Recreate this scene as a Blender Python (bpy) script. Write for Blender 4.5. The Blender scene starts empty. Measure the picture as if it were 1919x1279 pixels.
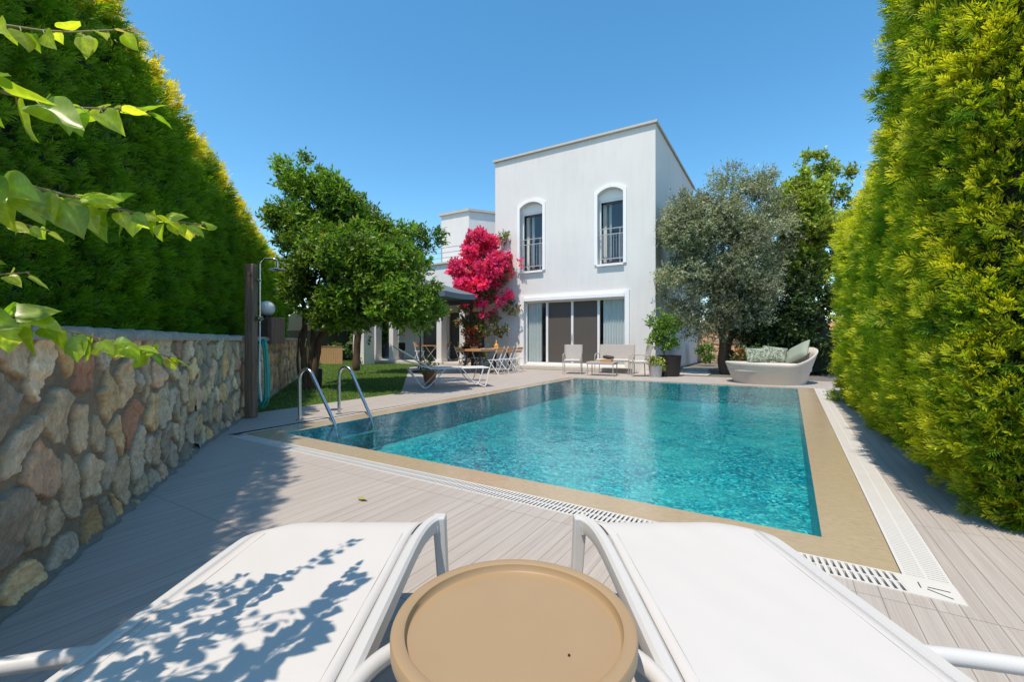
import bpy, math, random
import numpy as np
from mathutils import Vector, Matrix, noise as mnoise

# ------------------------------------------------------------------ camera, sky, sun, exposure
C = bpy.context.scene.collection
sc = bpy.context.scene
R = math.radians
YAW = R(31.3)
cam_d = bpy.data.cameras.new("camera"); cam = bpy.data.objects.new("camera", cam_d); C.objects.link(cam)
cam.location = (0, 0, 1.05); cam.rotation_euler = (R(90), 0, YAW)
cam_d.sensor_width = 36; cam_d.lens = 36*830/1919; cam_d.clip_start = .05; cam_d.clip_end = 500
sc.camera = cam
SUN = Vector((-.041*.397, -.999*.397, .918)).normalized()
w = bpy.data.worlds.new("World"); sc.world = w; w.use_nodes = True
nt = w.node_tree; nt.nodes.clear()
sky = nt.nodes.new('ShaderNodeTexSky'); sky.sky_type = 'NISHITA'; sky.sun_disc = False
sky.sun_elevation = R(66.6); sky.sun_rotation = R(182.3); sky.ozone_density = 1.6; sky.air_density = 1.0; sky.dust_density = .3; sky.altitude = 0
bg = nt.nodes.new('ShaderNodeBackground'); bg.inputs['Strength'].default_value = .15
wo = nt.nodes.new('ShaderNodeOutputWorld')
hsv = nt.nodes.new('ShaderNodeHueSaturation'); hsv.inputs['Saturation'].default_value = 1.28; hsv.inputs['Hue'].default_value = .488
nt.links.new(sky.outputs[0], hsv.inputs['Color']); nt.links.new(hsv.outputs[0], bg.inputs['Color']); nt.links.new(bg.outputs[0], wo.inputs[0])
sd = bpy.data.lights.new("sun", 'SUN'); sd.energy = 3.3; sd.angle = R(.53); sd.color = (1, .88, .735)
so = bpy.data.objects.new("sun", sd); C.objects.link(so); so.rotation_euler = SUN.to_track_quat('Z', 'Y').to_euler()
sc.view_settings.view_transform = 'Standard'; sc.view_settings.look = 'None'
sc.view_settings.exposure = .60; sc.view_settings.gamma = 1
sc.render.resolution_x = 1024; sc.render.resolution_y = 683
sc.render.engine = 'CYCLES'
sc.cycles.max_bounces = 8; sc.cycles.transparent_max_bounces = 12; sc.cycles.caustics_reflective = False; sc.cycles.caustics_refractive = False
rng = np.random.default_rng(7); random.seed(7)

# ------------------------------------------------------------------ helpers
def tag(o, label, cat, group=None, kind=None):
    if label: o['label'] = label
    if cat: o['category'] = cat
    if group: o['group'] = group
    if kind: o['kind'] = kind
    return o
def thing(name, label, cat, loc=(0, 0, 0), rz=0, group=None):
    o = bpy.data.objects.new(name, None); C.objects.link(o); o.location = loc; o.rotation_euler = (0, 0, rz); o.empty_display_size = .1
    return tag(o, label, cat, group)
def copy_tree(o, loc, rz, label, group=None):
    def cp(a, parent):
        c = a.copy(); C.objects.link(c); c.parent = parent
        for ch in a.children: cp(ch, c)
        return c
    r = cp(o, None); r.location = loc; r.rotation_euler = (0, 0, rz); r['label'] = label
    if group: r['group'] = group
    return r
def np_mesh(name, V, F, mat, parent=None, col=None, smooth=False):
    V = np.asarray(V, dtype=np.float32); F = np.asarray(F, dtype=np.int32)
    me = bpy.data.meshes.new(name); n, k = F.shape
    me.vertices.add(len(V)); me.vertices.foreach_set('co', V.ravel())
    me.loops.add(n*k); me.loops.foreach_set('vertex_index', F.ravel())
    me.polygons.add(n); me.polygons.foreach_set('loop_start', np.arange(0, n*k, k, dtype=np.int32))
    me.update(calc_edges=True)
    if smooth: me.polygons.foreach_set('use_smooth', np.ones(n, dtype=bool))
    if col is not None:
        ca = me.color_attributes.new('tint', 'FLOAT_COLOR', 'POINT')
        c4 = np.ones((len(V), 4), dtype=np.float32); c4[:, :col.shape[1]] = col; ca.data.foreach_set('color', c4.ravel())
    me.materials.append(mat); o = bpy.data.objects.new(name, me); C.objects.link(o)
    if parent: o.parent = parent
    return o
class MB:
    def __init__(s): s.V = []; s.F = []
    def add(s, vs, fs):
        b = len(s.V); s.V += [tuple(v) for v in vs]; s.F += [tuple(i+b for i in f) for f in fs]; return s
    def box(s, x0, x1, y0, y1, z0, z1, m=None):
        vs = [Vector((x, y, z)) for z in (z0, z1) for y in (y0, y1) for x in (x0, x1)]
        if m is not None: vs = [m @ v for v in vs]
        return s.add(vs, [(0, 2, 3, 1), (4, 5, 7, 6), (0, 1, 5, 4), (2, 6, 7, 3), (0, 4, 6, 2), (1, 3, 7, 5)])
    def bar(s, a, b, w_, h_, up=(0, 0, 1)):
        a, b = Vector(a), Vector(b); d = (b-a); L = d.length; d.normalize(); u = Vector(up)
        if abs(d.dot(u)) > .98: u = Vector((0, 1, 0))
        sd_ = d.cross(u).normalized(); u = sd_.cross(d)
        m = Matrix((sd_, d, u)).transposed().to_4x4(); m.translation = a
        return s.box(-w_/2, w_/2, 0, L, -h_/2, h_/2, m)
    def tube(s, pts, r, seg=10, closed=False):
        P = [Vector(p) for p in pts]; n = len(P); rr = r if isinstance(r, (list, tuple)) else [r]*n
        vs = []; prev = None
        for i, p in enumerate(P):
            if closed: t = P[(i+1) % n]-P[i-1]
            else: t = P[min(i+1, n-1)]-P[max(i-1, 0)]
            t.normalize()
            if prev is None:
                a = Vector((0, 0, 1)) if abs(t.z) < .9 else Vector((1, 0, 0)); u = t.cross(a).normalized()
            else: u = (prev-t*prev.dot(t)).normalized()
            prev = u; v = t.cross(u)
            for k in range(seg):
                an = 2*math.pi*k/seg; vs.append(p+(u*math.cos(an)+v*math.sin(an))*rr[i])
        fs = []
        for i in range(n if closed else n-1):
            j = (i+1) % n
            for k in range(seg): fs.append((i*seg+k, i*seg+(k+1) % seg, j*seg+(k+1) % seg, j*seg+k))
        if not closed: fs += [tuple(range(seg))[::-1], tuple((n-1)*seg+k for k in range(seg))]
        return s.add(vs, fs)
    def lathe(s, prof, c=(0, 0, 0), seg=32, sx=1, sy=1):
        vs = []; n = len(prof)
        for r, z in prof:
            for k in range(seg):
                a = 2*math.pi*k/seg; vs.append((c[0]+sx*r*math.cos(a), c[1]+sy*r*math.sin(a), c[2]+z))
        fs = [(i*seg+k, i*seg+(k+1) % seg, (i+1)*seg+(k+1) % seg, (i+1)*seg+k) for i in range(n-1) for k in range(seg)]
        if prof[0][0] > 1e-5: fs.append(tuple(range(seg))[::-1])
        if prof[-1][0] > 1e-5: fs.append(tuple((n-1)*seg+k for k in range(seg)))
        return s.add(vs, fs)
    def prism(s, poly, z0, z1, axis='z', m=None):
        n = len(poly)
        f = (lambda p, z: (p[0], p[1], z)) if axis == 'z' else (lambda p, z: (p[0], z, p[1]))
        vs = [f(p, z0) for p in poly]+[f(p, z1) for p in poly]
        if m is not None: vs = [m @ Vector(v) for v in vs]
        fs = [tuple(range(n))[::-1], tuple(range(n, 2*n))]+[(i, (i+1) % n, n+(i+1) % n, n+i) for i in range(n)]
        return s.add(vs, fs)
    def quad(s, a, b, c, d): return s.add([a, b, c, d], [(0, 1, 2, 3)])
    def build(s, name, mat, parent=None, smooth=False, bevel=0, kind=None):
        me = bpy.data.meshes.new(name); me.from_pydata([tuple(v) for v in s.V], [], s.F); me.update()
        import bmesh
        bm = bmesh.new(); bm.from_mesh(me); bmesh.ops.recalc_face_normals(bm, faces=bm.faces); bm.to_mesh(me); bm.free()
        if smooth: me.polygons.foreach_set('use_smooth', [True]*len(me.polygons))
        me.materials.append(mat); o = bpy.data.objects.new(name, me); C.objects.link(o)
        if parent: o.parent = parent
        if bevel:
            md = o.modifiers.new('bevel', 'BEVEL'); md.width = bevel; md.segments = 2; md.limit_method = 'ANGLE'
        if smooth:
            try: me.set_sharp_from_angle(angle=R(40))
            except Exception: pass
        if kind: o['kind'] = kind
        return o
def arc(cx, cy, r, a0, a1, n=8): return [(cx+r*math.cos(R(a0+(a1-a0)*i/n)), cy+r*math.sin(R(a0+(a1-a0)*i/n))) for i in range(n+1)]
def smoothpts(pts, it=2):
    P = [Vector(p) for p in pts]
    for _ in range(it):
        Q = [P[0]]
        for a, b in zip(P, P[1:]): Q += [a*.75+b*.25, a*.25+b*.75]
        P = Q+[P[-1]]
    return P

# ------------------------------------------------------------------ materials
class NT:
    def __init__(s, name):
        s.m = bpy.data.materials.new(name); s.m.use_nodes = True; s.t = s.m.node_tree; s.t.nodes.clear()
        s.out = s.n('ShaderNodeOutputMaterial')
    def n(s, typ, **kw):
        nd = s.t.nodes.new(typ)
        for k, v in kw.items(): setattr(nd, k, v)
        return nd
    def l(s, a, b): s.t.links.new(a, b)
    def val(s, sock, v):
        if hasattr(v, 'links') or isinstance(v, bpy.types.NodeSocket): s.l(v, sock)
        else: sock.default_value = (*v, 1) if (isinstance(v, tuple) and len(v) == 3 and sock.type == 'RGBA') else v
    def math(s, op, a, b=0.0, c=None):
        nd = s.n('ShaderNodeMath', operation=op); s.val(nd.inputs[0], a); s.val(nd.inputs[1], b)
        if c is not None: s.val(nd.inputs[2], c)
        return nd.outputs[0]
    def mix(s, f, a, b, bt='MIX'):
        nd = s.n('ShaderNodeMix', data_type='RGBA', blend_type=bt); s.val(nd.inputs[0], f); s.val(nd.inputs[6], a); s.val(nd.inputs[7], b); return nd.outputs[2]
    def coord(s, scale=(1, 1, 1), kind='Object'):
        tc = s.n('ShaderNodeTexCoord'); mp = s.n('ShaderNodeMapping'); mp.inputs['Scale'].default_value = scale; s.l(tc.outputs[kind], mp.inputs[0]); return mp.outputs[0]
    def noise(s, v, sc_=5, det=4, rough=.6, dist=0):
        nd = s.n('ShaderNodeTexNoise'); s.l(v, nd.inputs['Vector']); nd.inputs['Scale'].default_value = sc_; nd.inputs['Detail'].default_value = det; nd.inputs['Roughness'].default_value = rough; nd.inputs['Distortion'].default_value = dist; return nd
    def ramp(s, f, stops):
        nd = s.n('ShaderNodeValToRGB'); s.l(f, nd.inputs[0]); e = nd.color_ramp.elements
        while len(e) < len(stops): e.new(.5)
        for i, (p, c) in enumerate(stops): e[i].position = p; e[i].color = (*c, 1) if len(c) == 3 else c
        return nd.outputs[0]
    def bump(s, h, st=.3, d=.01, nrm=None):
        nd = s.n('ShaderNodeBump'); s.l(h, nd.inputs['Height']); nd.inputs['Strength'].default_value = st; nd.inputs['Distance'].default_value = d
        if nrm: s.l(nrm, nd.inputs['Normal'])
        return nd.outputs[0]
    def pbr(s, col, rough=.6, metal=0, bump=None, spec=.5, coat=0):
        p = s.n('ShaderNodeBsdfPrincipled'); s.val(p.inputs['Base Color'], col); s.val(p.inputs['Roughness'], rough); s.val(p.inputs['Metallic'], metal)
        p.inputs['Specular IOR Level'].default_value = spec; p.inputs['Coat Weight'].default_value = coat
        if bump: s.l(bump, p.inputs['Normal'])
        s.l(p.outputs[0], s.out.inputs[0]); return s.m
def simple(name, col, rough=.6, metal=0, var=.12, sc_=8, bump=.1, spec=.5, bd=.003):
    t = NT(name); v = t.coord(); n = t.noise(v, sc_, 5)
    c = t.mix(n.outputs[0], tuple(x*(1-var) for x in col), tuple(min(1, x*(1+var)) for x in col))
    n2 = t.noise(v, sc_*6, 3)
    return t.pbr(c, rough, metal, t.bump(n2.outputs[0], bump, bd), spec)
def foliage(name, rough=.55, trans=.35, gloss=.06):
    t = NT(name); a = t.n('ShaderNodeVertexColor'); a.layer_name = 'tint'
    d = t.n('ShaderNodeBsdfDiffuse'); t.l(a.outputs[0], d.inputs[0])
    tr = t.n('ShaderNodeBsdfTranslucent'); hs = t.mix(.55, a.outputs[0], (.9, 1.0, .25), 'MULTIPLY')
    hs2 = t.mix(1.0, hs, (1.9, 1.9, 1.5), 'MULTIPLY'); t.l(hs2, tr.inputs[0])
    mx = t.n('ShaderNodeMixShader'); mx.inputs[0].default_value = trans; t.l(d.outputs[0], mx.inputs[1]); t.l(tr.outputs[0], mx.inputs[2])
    g = t.n('ShaderNodeBsdfGlossy'); g.inputs['Roughness'].default_value = rough; g.inputs[0].default_value = (1, 1, 1, 1)
    m2 = t.n('ShaderNodeMixShader'); m2.inputs[0].default_value = gloss;  t.l(mx.outputs[0], m2.inputs[1]); t.l(g.outputs[0], m2.inputs[2])
    t.l(m2.outputs[0], t.out.inputs[0]); return t.m
M = {}
def m_plaster():
    t = NT('plaster'); v = t.coord(); a = t.noise(v, .7, 5, .6); b = t.noise(v, 120, 3)
    vs = t.coord((3, 3, .35)); st = t.noise(vs, 2.2, 4)
    c = t.ramp(a.outputs[0], [(.3, (.69, .665, .635)), (.7, (.745, .725, .695))]); c = t.mix(t.math('MULTIPLY', t.math('SUBTRACT', st.outputs[0], .45), .8), c, (.56, .55, .53))
    return t.pbr(c, .85, 0, t.bump(b.outputs[0], .25, .003), .2)
M['plaster'] = m_plaster()
M['trim'] = simple('trim_white', (.84, .84, .84), .5, 0, .03, 3, .05)
M['coping_stone'] = simple('coping_stone', (.50, .47, .41), .7, 0, .15, 6, .3)
M['dark_room'] = simple('room_shade', (.22, .21, .2), .9)
M['pvc'] = simple('white_frame', (.8, .8, .8), .35, 0, .02, 3, .02)
M['brown_frame'] = simple('brown_frame', (.06, .05, .05), .4)
M['steel_rail'] = simple('grey_rail', (.42, .43, .44), .45, .3)
M['white_metal'] = simple('white_powder_coat', (.80, .79, .77), .38, 0, .03, 5, .04)
M['frame_plastic'] = simple('white_resin', (.55, .535, .51), .42, 0, .03, 4, .03)
M['taupe_frame'] = simple('taupe_frame', (.42, .38, .34), .5)
M['cushion'] = simple('cream_cushion', (.62, .58, .53), .9, 0, .08, 30, .3)
M['black_metal'] = simple('black_metal', (.02, .02, .022), .45)
M['terracotta'] = simple('terracotta', (.42, .16, .08), .8)
M['bark'] = simple('bark', (.13, .085, .06), .9, 0, .4, 14, .9, .2, .02)
M['bark_pale'] = simple('bark_pale', (.22, .18, .14), .9, 0, .35, 14, .9, .2, .02)
M['soil'] = simple('soil', (.09, .06, .04), .95, 0, .4, 20, .8, .2, .02)
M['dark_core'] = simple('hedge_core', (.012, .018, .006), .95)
M['hose'] = simple('hose_green', (.01, .34, .27), .35, 0, .1)
M['red'] = simple('red_plastic', (.5, .03, .02), .4)
M['wood_chair'] = simple('oiled_wood', (.52, .26, .10), .5, 0, .25, 20)
M['foliage'] = foliage('leaf_matte'); M['conifer'] = foliage('conifer', .6, .42, .015); M['glossy_leaf'] = foliage('leaf_glossy', .5, .32, .03)
M['petal'] = foliage('bract', .6, .30, .02); M['vine_leaf'] = foliage('vine_leaf', .33, .6, .035)
def m_chrome():
    t = NT('stainless_steel'); v = t.coord((1, 1, 1)); n = t.noise(v, 60, 3)
    return t.pbr((.62, .62, .63), t.math('ADD', t.math('MULTIPLY', n.outputs[0], .12), .14), 1.0)
M['chrome'] = m_chrome()
def m_glass():
    t = NT('window_glass'); f = t.n('ShaderNodeLayerWeight'); f.inputs[0].default_value = .5
    tr = t.n('ShaderNodeBsdfTransparent'); tr.inputs[0].default_value = (.95, .97, .97, 1); g = t.n('ShaderNodeBsdfGlossy'); g.inputs['Roughness'].default_value = .01
    k = t.math('MULTIPLY_ADD', t.math('POWER', f.outputs[1], 4.0), .85, .05)
    mx = t.n('ShaderNodeMixShader'); t.l(k, mx.inputs[0]); t.l(tr.outputs[0], mx.inputs[1]); t.l(g.outputs[0], mx.inputs[2]); t.l(mx.outputs[0], t.out.inputs[0]); return t.m
M['glass'] = m_glass()
def m_reflect_glass():
    t = NT('painted_reflection_glass'); p = t.n('ShaderNodeBsdfPrincipled'); p.inputs['Base Color'].default_value = (.17, .155, .14, 1); p.inputs['Roughness'].default_value = .12  # even brown-grey put into the pane colour in place of reflections
    tr = t.n('ShaderNodeBsdfTransparent'); mx = t.n('ShaderNodeMixShader'); mx.inputs[0].default_value = .5; t.l(tr.outputs[0], mx.inputs[1]); t.l(p.outputs[0], mx.inputs[2]); t.l(mx.outputs[0], t.out.inputs[0]); return t.m
M['reflect_glass'] = m_reflect_glass()
def m_curtain():
    t = NT('curtain'); v = t.coord(); n = t.noise(v, 3, 2); return t.pbr(t.mix(n.outputs[0], (.72, .76, .74), (.8, .83, .82)), .9)
M['curtain'] = m_curtain()
def m_deck():
    t = NT('wood_look_deck'); tc = t.n('ShaderNodeTexCoord'); sp = t.n('ShaderNodeSeparateXYZ'); t.l(tc.outputs['Object'], sp.inputs[0])
    x, y = sp.outputs[0], sp.outputs[1]; bx = t.math('DIVIDE', t.math('ADD', x, 20-.023), .084); fx = t.math('FRACT', bx); ix = t.math('FLOOR', bx)
    seg = t.math('DIVIDE', t.math('ADD', y, 20.11), .51*2); iy = t.math('FLOOR', seg); fy = t.math('FRACT', seg)
    cmb = t.n('ShaderNodeCombineXYZ'); t.l(ix, cmb.inputs[0]); t.l(iy, cmb.inputs[1]); wn = t.n('ShaderNodeTexWhiteNoise'); t.l(cmb.outputs[0], wn.inputs[0])
    gr = t.n('ShaderNodeMapping'); gr.inputs['Scale'].default_value = (150, 1.6, 1); ofs = t.n('ShaderNodeVectorMath', operation='ADD'); t.l(tc.outputs['Object'], gr.inputs[0])
    t.l(gr.outputs[0], ofs.inputs[0]); t.l(wn.outputs['Color'], ofs.inputs[1]); g1 = t.noise(ofs.outputs[0], 1, 4, .65)
    gr2 = t.n('ShaderNodeMapping'); gr2.inputs['Scale'].default_value = (28, .9, 1); t.l(tc.outputs['Object'], gr2.inputs[0]); g2 = t.noise(gr2.outputs[0], 1, 3, .6, .4)
    big = t.noise(tc.outputs['Object'], .8, 3)
    c = t.ramp(g1.outputs[0], [(.32, (.27, .235, .205)), (.5, (.395, .35, .31)), (.68, (.48, .435, .39))])
    c = t.mix(.45, c, t.ramp(g2.outputs[0], [(.3, (.33, .28, .245)), (.7, (.49, .44, .39))]))
    c = t.mix(t.math('MULTIPLY', wn.outputs['Value'], .22), c, (.50, .47, .44)); c = t.mix(t.math('MULTIPLY', big.outputs[0], .25), c, (.36, .33, .31))
    edge = t.math('MINIMUM', fx, t.math('SUBTRACT', 1.0, fx)); gx = t.math('LESS_THAN', edge, .022)
    ey = t.math('MINIMUM', fy, t.math('SUBTRACT', 1.0, fy)); gy = t.math('LESS_THAN', ey, .0022)
    gv = t.math('MAXIMUM', t.math('MULTIPLY', gx, .62), t.math('MULTIPLY', gy, .6))
    c = t.mix(gv, c, (.10, .085, .075))
    st = t.noise(tc.outputs['Object'], 3.2, 6, .7); c = t.mix(t.math('MULTIPLY', t.math('GREATER_THAN', st.outputs[0], .66), .12), c, (.22, .2, .18))
    h = t.math('SUBTRACT', g1.outputs[0], t.math('MULTIPLY', gv, 2.0))
    return t.pbr(c, .55, 0, t.bump(h, .35, .003), .35)
M['deck'] = m_deck()
def m_travertine():
    t = NT('wet_travertine'); v = t.coord((1, 1, 1)); a = t.noise(v, 1.3, 6, .65); b = t.noise(t.coord((3, 9, 3)), 6, 6, .7, .6)
    c = t.ramp(b.outputs[0], [(.3, (.33, .25, .155)), (.55, (.43, .335, .215)), (.75, (.50, .405, .27))]); c = t.mix(t.math('MULTIPLY', a.outputs[0], .6), c, (.35, .285, .185))
    wv = t.noise(v, 7, 3)
    return t.pbr(c, t.math('MULTIPLY_ADD', a.outputs[0], .25, .12), 0, t.bump(wv.outputs[0], .12, .01), .5)
M['travertine'] = m_travertine()
def m_mosaic():
    t = NT('turquoise_mosaic'); tc = t.n('ShaderNodeTexCoord'); rp = t.noise(tc.outputs['Object'], 7, 3, .6)
    off = t.n('ShaderNodeVectorMath', operation='SCALE'); t.l(rp.outputs['Color'], off.inputs[0]); off.inputs['Scale'].default_value = .10
    ad = t.n('ShaderNodeVectorMath', operation='ADD'); t.l(tc.outputs['Object'], ad.inputs[0]); t.l(off.outputs[0], ad.inputs[1])
    vo = t.n('ShaderNodeTexVoronoi'); t.l(ad.outputs[0], vo.inputs['Vector']); vo.inputs['Scale'].default_value = 40
    sep = t.n('ShaderNodeSeparateColor'); t.l(vo.outputs['Color'], sep.inputs[0])
    c = t.ramp(sep.outputs[0], [(.0, (.0, .08, .13)), (.3, (.001, .19, .26)), (.6, (.004, .34, .40)), (.85, (.04, .52, .52)), (.97, (.32, .66, .58))])
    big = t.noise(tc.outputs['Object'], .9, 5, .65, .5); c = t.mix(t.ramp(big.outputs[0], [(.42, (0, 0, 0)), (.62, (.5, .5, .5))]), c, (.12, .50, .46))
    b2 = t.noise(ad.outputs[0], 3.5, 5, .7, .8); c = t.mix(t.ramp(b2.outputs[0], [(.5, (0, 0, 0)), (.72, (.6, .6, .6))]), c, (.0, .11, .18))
    return t.pbr(c, .35)
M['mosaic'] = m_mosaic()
def m_water():
    t = NT('pool_water'); tc = t.n('ShaderNodeTexCoord'); a = t.noise(tc.outputs['Object'], 3.0, 4, .55, .6); b = t.noise(tc.outputs['Object'], 14, 4, .6, .8)
    h = t.math('ADD', a.outputs[0], t.math('MULTIPLY', b.outputs[0], .22)); bm = t.bump(h, .30, .03)
    lw = t.n('ShaderNodeLayerWeight'); lw.inputs[0].default_value = .5; t.l(bm, lw.inputs['Normal']); fk = t.math('MULTIPLY_ADD', t.math('POWER', lw.outputs[1], 5.0), .98, .02)
    tr = t.n('ShaderNodeBsdfTransparent'); tr.inputs[0].default_value = (.62, .95, .98, 1)
    g = t.n('ShaderNodeBsdfGlossy'); g.inputs['Roughness'].default_value = .0; t.l(bm, g.inputs['Normal'])
    mx = t.n('ShaderNodeMixShader'); t.l(fk, mx.inputs[0]); t.l(tr.outputs[0], mx.inputs[1]); t.l(g.outputs[0], mx.inputs[2]); t.l(mx.outputs[0], t.out.inputs[0]); return t.m
M['water'] = m_water()
def m_stonewall():
    t = NT('rubble_stone'); a = t.n('ShaderNodeVertexColor'); a.layer_name = 'tint'; v = t.coord()
    n1 = t.noise(v, 16, 7, .7, .8); n2 = t.noise(v, 70, 5, .7); n3 = t.noise(t.coord((6, 6, 2.2)), 4, 6, .7, 1.4)
    c = t.mix(t.ramp(n1.outputs[0], [(.35, (0, 0, 0)), (.7, (.75, .75, .75))]), a.outputs[0], t.mix(1.0, a.outputs[0], (1.45, 1.35, 1.2), 'MULTIPLY'))
    c = t.mix(t.ramp(n3.outputs[0], [(.52, (0, 0, 0)), (.64, (.45, .45, .45))]), c, t.mix(1.0, a.outputs[0], (1.05, .74, .50), 'MULTIPLY'))
    c = t.mix(t.ramp(n2.outputs[0], [(.54, (0, 0, 0)), (.75, (.65, .65, .65))]), c, (.11, .09, .07))
    h = t.math('ADD', n1.outputs[0], t.math('MULTIPLY', n2.outputs[0], .4))
    return t.pbr(c, .85, 0, t.bump(h, .9, .014), .25)
M['stonewall'] = m_stonewall()
def m_grass():
    t = NT('lawn_ground'); v = t.coord(); a = t.noise(v, 1.2, 5); b = t.noise(v, 60, 4)
    c = t.mix(a.outputs[0], (.05, .105, .01), (.10, .17, .02)); c = t.mix(t.math('MULTIPLY', b.outputs[0], .6), c, (.035, .065, .008)); return t.pbr(c, .9, 0, t.bump(b.outputs[0], .8, .02), .2)
M['lawn'] = m_grass()
def m_postwood():
    t = NT('weathered_post'); n = t.noise(t.coord((22, 22, 1.2)), 2, 6, .7); c = t.ramp(n.outputs[0], [(.3, (.12, .075, .055)), (.6, (.25, .17, .125)), (.8, (.33, .24, .18))]); return t.pbr(c, .8, 0, t.bump(n.outputs[0], .5, .006), .2)
M['post'] = m_postwood()
def m_fabric():
    t = NT('sling_fabric'); tc = t.n('ShaderNodeTexCoord'); wv = t.n('ShaderNodeTexChecker'); wv.inputs['Scale'].default_value = 700; t.l(tc.outputs['Object'], wv.inputs[0])
    n = t.noise(tc.outputs['Object'], 2.2, 4); c = t.mix(n.outputs[0], (.53, .505, .475), (.575, .555, .53)); return t.pbr(c, .75, 0, t.bump(wv.outputs[1], .12, .0006), .2)
M['fabric'] = m_fabric()
def m_tray():
    t = NT('tan_resin'); v = t.coord(); n = t.noise(v, 9, 4); s_ = t.noise(v, 420, 2); sc2 = t.noise(t.coord((3, 40, 1)), 6, 4, .7)
    c = t.mix(n.outputs[0], (.33, .225, .12), (.365, .25, .137)); c = t.mix(t.ramp(sc2.outputs[0], [(.64, (0, 0, 0)), (.72, (.16, .16, .16))]), c, (.42, .33, .22))
    return t.pbr(c, .42, 0, t.bump(s_.outputs[0], .12, .0006), .4)
M['tray'] = m_tray()
def m_wicker(name, c1, c2, s1=55):
    t = NT(name); tc = t.n('ShaderNodeTexCoord'); sp = t.n('ShaderNodeSeparateXYZ'); t.l(tc.outputs['Object'], sp.inputs[0])
    an = t.math('ARCTAN2', sp.outputs[1], sp.outputs[0]); wv = t.math('MULTIPLY', t.math('SINE', t.math('MULTIPLY', sp.outputs[2], s1*3)), t.math('SINE', t.math('MULTIPLY', an, 70.0)))
    n = t.noise(tc.outputs['Object'], 6, 4); f = t.math('MULTIPLY_ADD', wv, .35, .5); c = t.mix(f, c1, c2); c = t.mix(t.math('MULTIPLY', n.outputs[0], .3), c, c1)
    return t.pbr(c, .6, 0, t.bump(f, .6, .008), .35)
M['rattan'] = m_wicker('rattan_grey', (.36, .32, .27), (.78, .72, .65)); M['wicker_dark'] = m_wicker('wicker_black', (.012, .01, .01), (.05, .043, .04), 30)
def m_pattern():
    t = NT('leaf_print'); v = t.coord(); a = t.noise(v, 9, 4, .6, 3.0); c = t.ramp(a.outputs[0], [(.42, (.07, .11, .07)), (.5, (.16, .21, .15)), (.56, (.36, .38, .30))]); return t.pbr(c, .9)
M['pattern'] = m_pattern()
M['sage'] = simple('sage_fabric', (.27, .31, .24), .9, 0, .15, 12, .2)
M['umbrella'] = simple('slate_canvas', (.12, .15, .17), .85, 0, .12, 5, .15)
M['globe'] = simple('opal_globe', (.72, .71, .69), .3, 0, .02)
M['grate_dark'] = simple('gutter_dark', (.03, .028, .025), .8)
M['grate'] = simple('white_grate', (.60, .575, .535), .5, 0, .06, 5, .05)
M['gravel'] = simple('gravel', (.22, .2, .17), .9, 0, .5, 60, 1.0, .2, .02)
M['wood_fence'] = simple('tan_fence', (.40, .25, .12), .8, 0, .3, 12)
M['amber'] = simple('amber_glass', (.7, .35, .06), .1)
M['petal_red'] = simple('petal_red', (.6, .02, .015), .6)
M['seam'] = simple('seam_thread', (.36, .34, .32), .9)
M['plate'] = simple('white_ceramic', (.8, .8, .8), .2)

# ------------------------------------------------------------------ foliage generators (numpy)
def unit(a): return a/np.maximum(np.linalg.norm(a, axis=1, keepdims=True), 1e-9)
def rv(n): return unit(rng.normal(size=(n, 3)))
def kites(Pb, Dr, Sd, L, W, cb, ct, lift=None):
    n = len(Pb); m_ = Pb+Dr*(L*.42)[:, None]; V = np.empty((n, 4, 3)); V[:, 0] = Pb; V[:, 2] = Pb+Dr*L[:, None]
    V[:, 1] = m_+Sd*W[:, None]; V[:, 3] = m_-Sd*W[:, None]
    if lift is not None: V[:, 1] += lift; V[:, 3] += lift
    Cc = np.empty((n, 4, 3)); Cc[:, 0] = cb; Cc[:, 2] = ct; Cc[:, 1] = Cc[:, 3] = (cb+ct)/2
    return V.reshape(-1, 3), Cc.reshape(-1, 3), np.arange(n*4).reshape(n, 4)
def merge(parts):
    Vs, Cs, Fs, o = [], [], [], 0
    for V, c, F in parts: Vs.append(V); Cs.append(c); Fs.append(F+o); o += len(V)
    return np.vstack(Vs), np.vstack(Cs), np.vstack(Fs)
def sprays(P, D, size, nk, cb, ct, spread=38, wr=.105):
    """flat feathery sprays: short pointed scales set along both sides of an axis"""
    n = len(P); B = unit(np.cross(D, rv(n))); out = []; sz = size[:, None]
    for k in range(nk):
        t_ = k/(nk-1); sg = 0 if k == nk-1 else (1 if k % 2 else -1); a = (sg*spread+rng.normal(0, 8, n))*math.pi/180; ca, sa = np.cos(a)[:, None], np.sin(a)[:, None]
        dr = unit(D*ca+B*sa+rv(n)*.14); sdv = unit(B*ca-D*sa+rv(n)*.35); L = size*(.58-.26*t_)*rng.uniform(.75, 1.25, n)
        base = P+D*sz*(t_*.72); cbb = cb*(1-.5*t_)+ct*(.5*t_); out.append(kites(base, dr, sdv, L, L*wr, cbb, ct))
    return merge(out)
def leafset(P, D, L, W, cb, ct, fold=.25):
    n = len(P); N = unit(np.cross(D, rv(n))); S = unit(np.cross(D, N)); return kites(P, D, S, L, W, cb, ct, N*(W*fold)[:, None])
def fbm(P, s=1.0, o=(0, 0, 0)):
    x, y, z = (P[:, 0]+o[0])*s, (P[:, 1]+o[1])*s, (P[:, 2]+o[2])*s
    return (np.sin(x*1.7+np.sin(y*2.3+1)*1.3)+np.sin(y*1.9+np.sin(z*2.1+2)*1.2)+np.sin(z*2.2+np.sin(x*1.6+3)*1.4)+.5*np.sin(x*4.3+z*3.7)+.5*np.sin(y*4.7-z*3.1))/4

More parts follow.
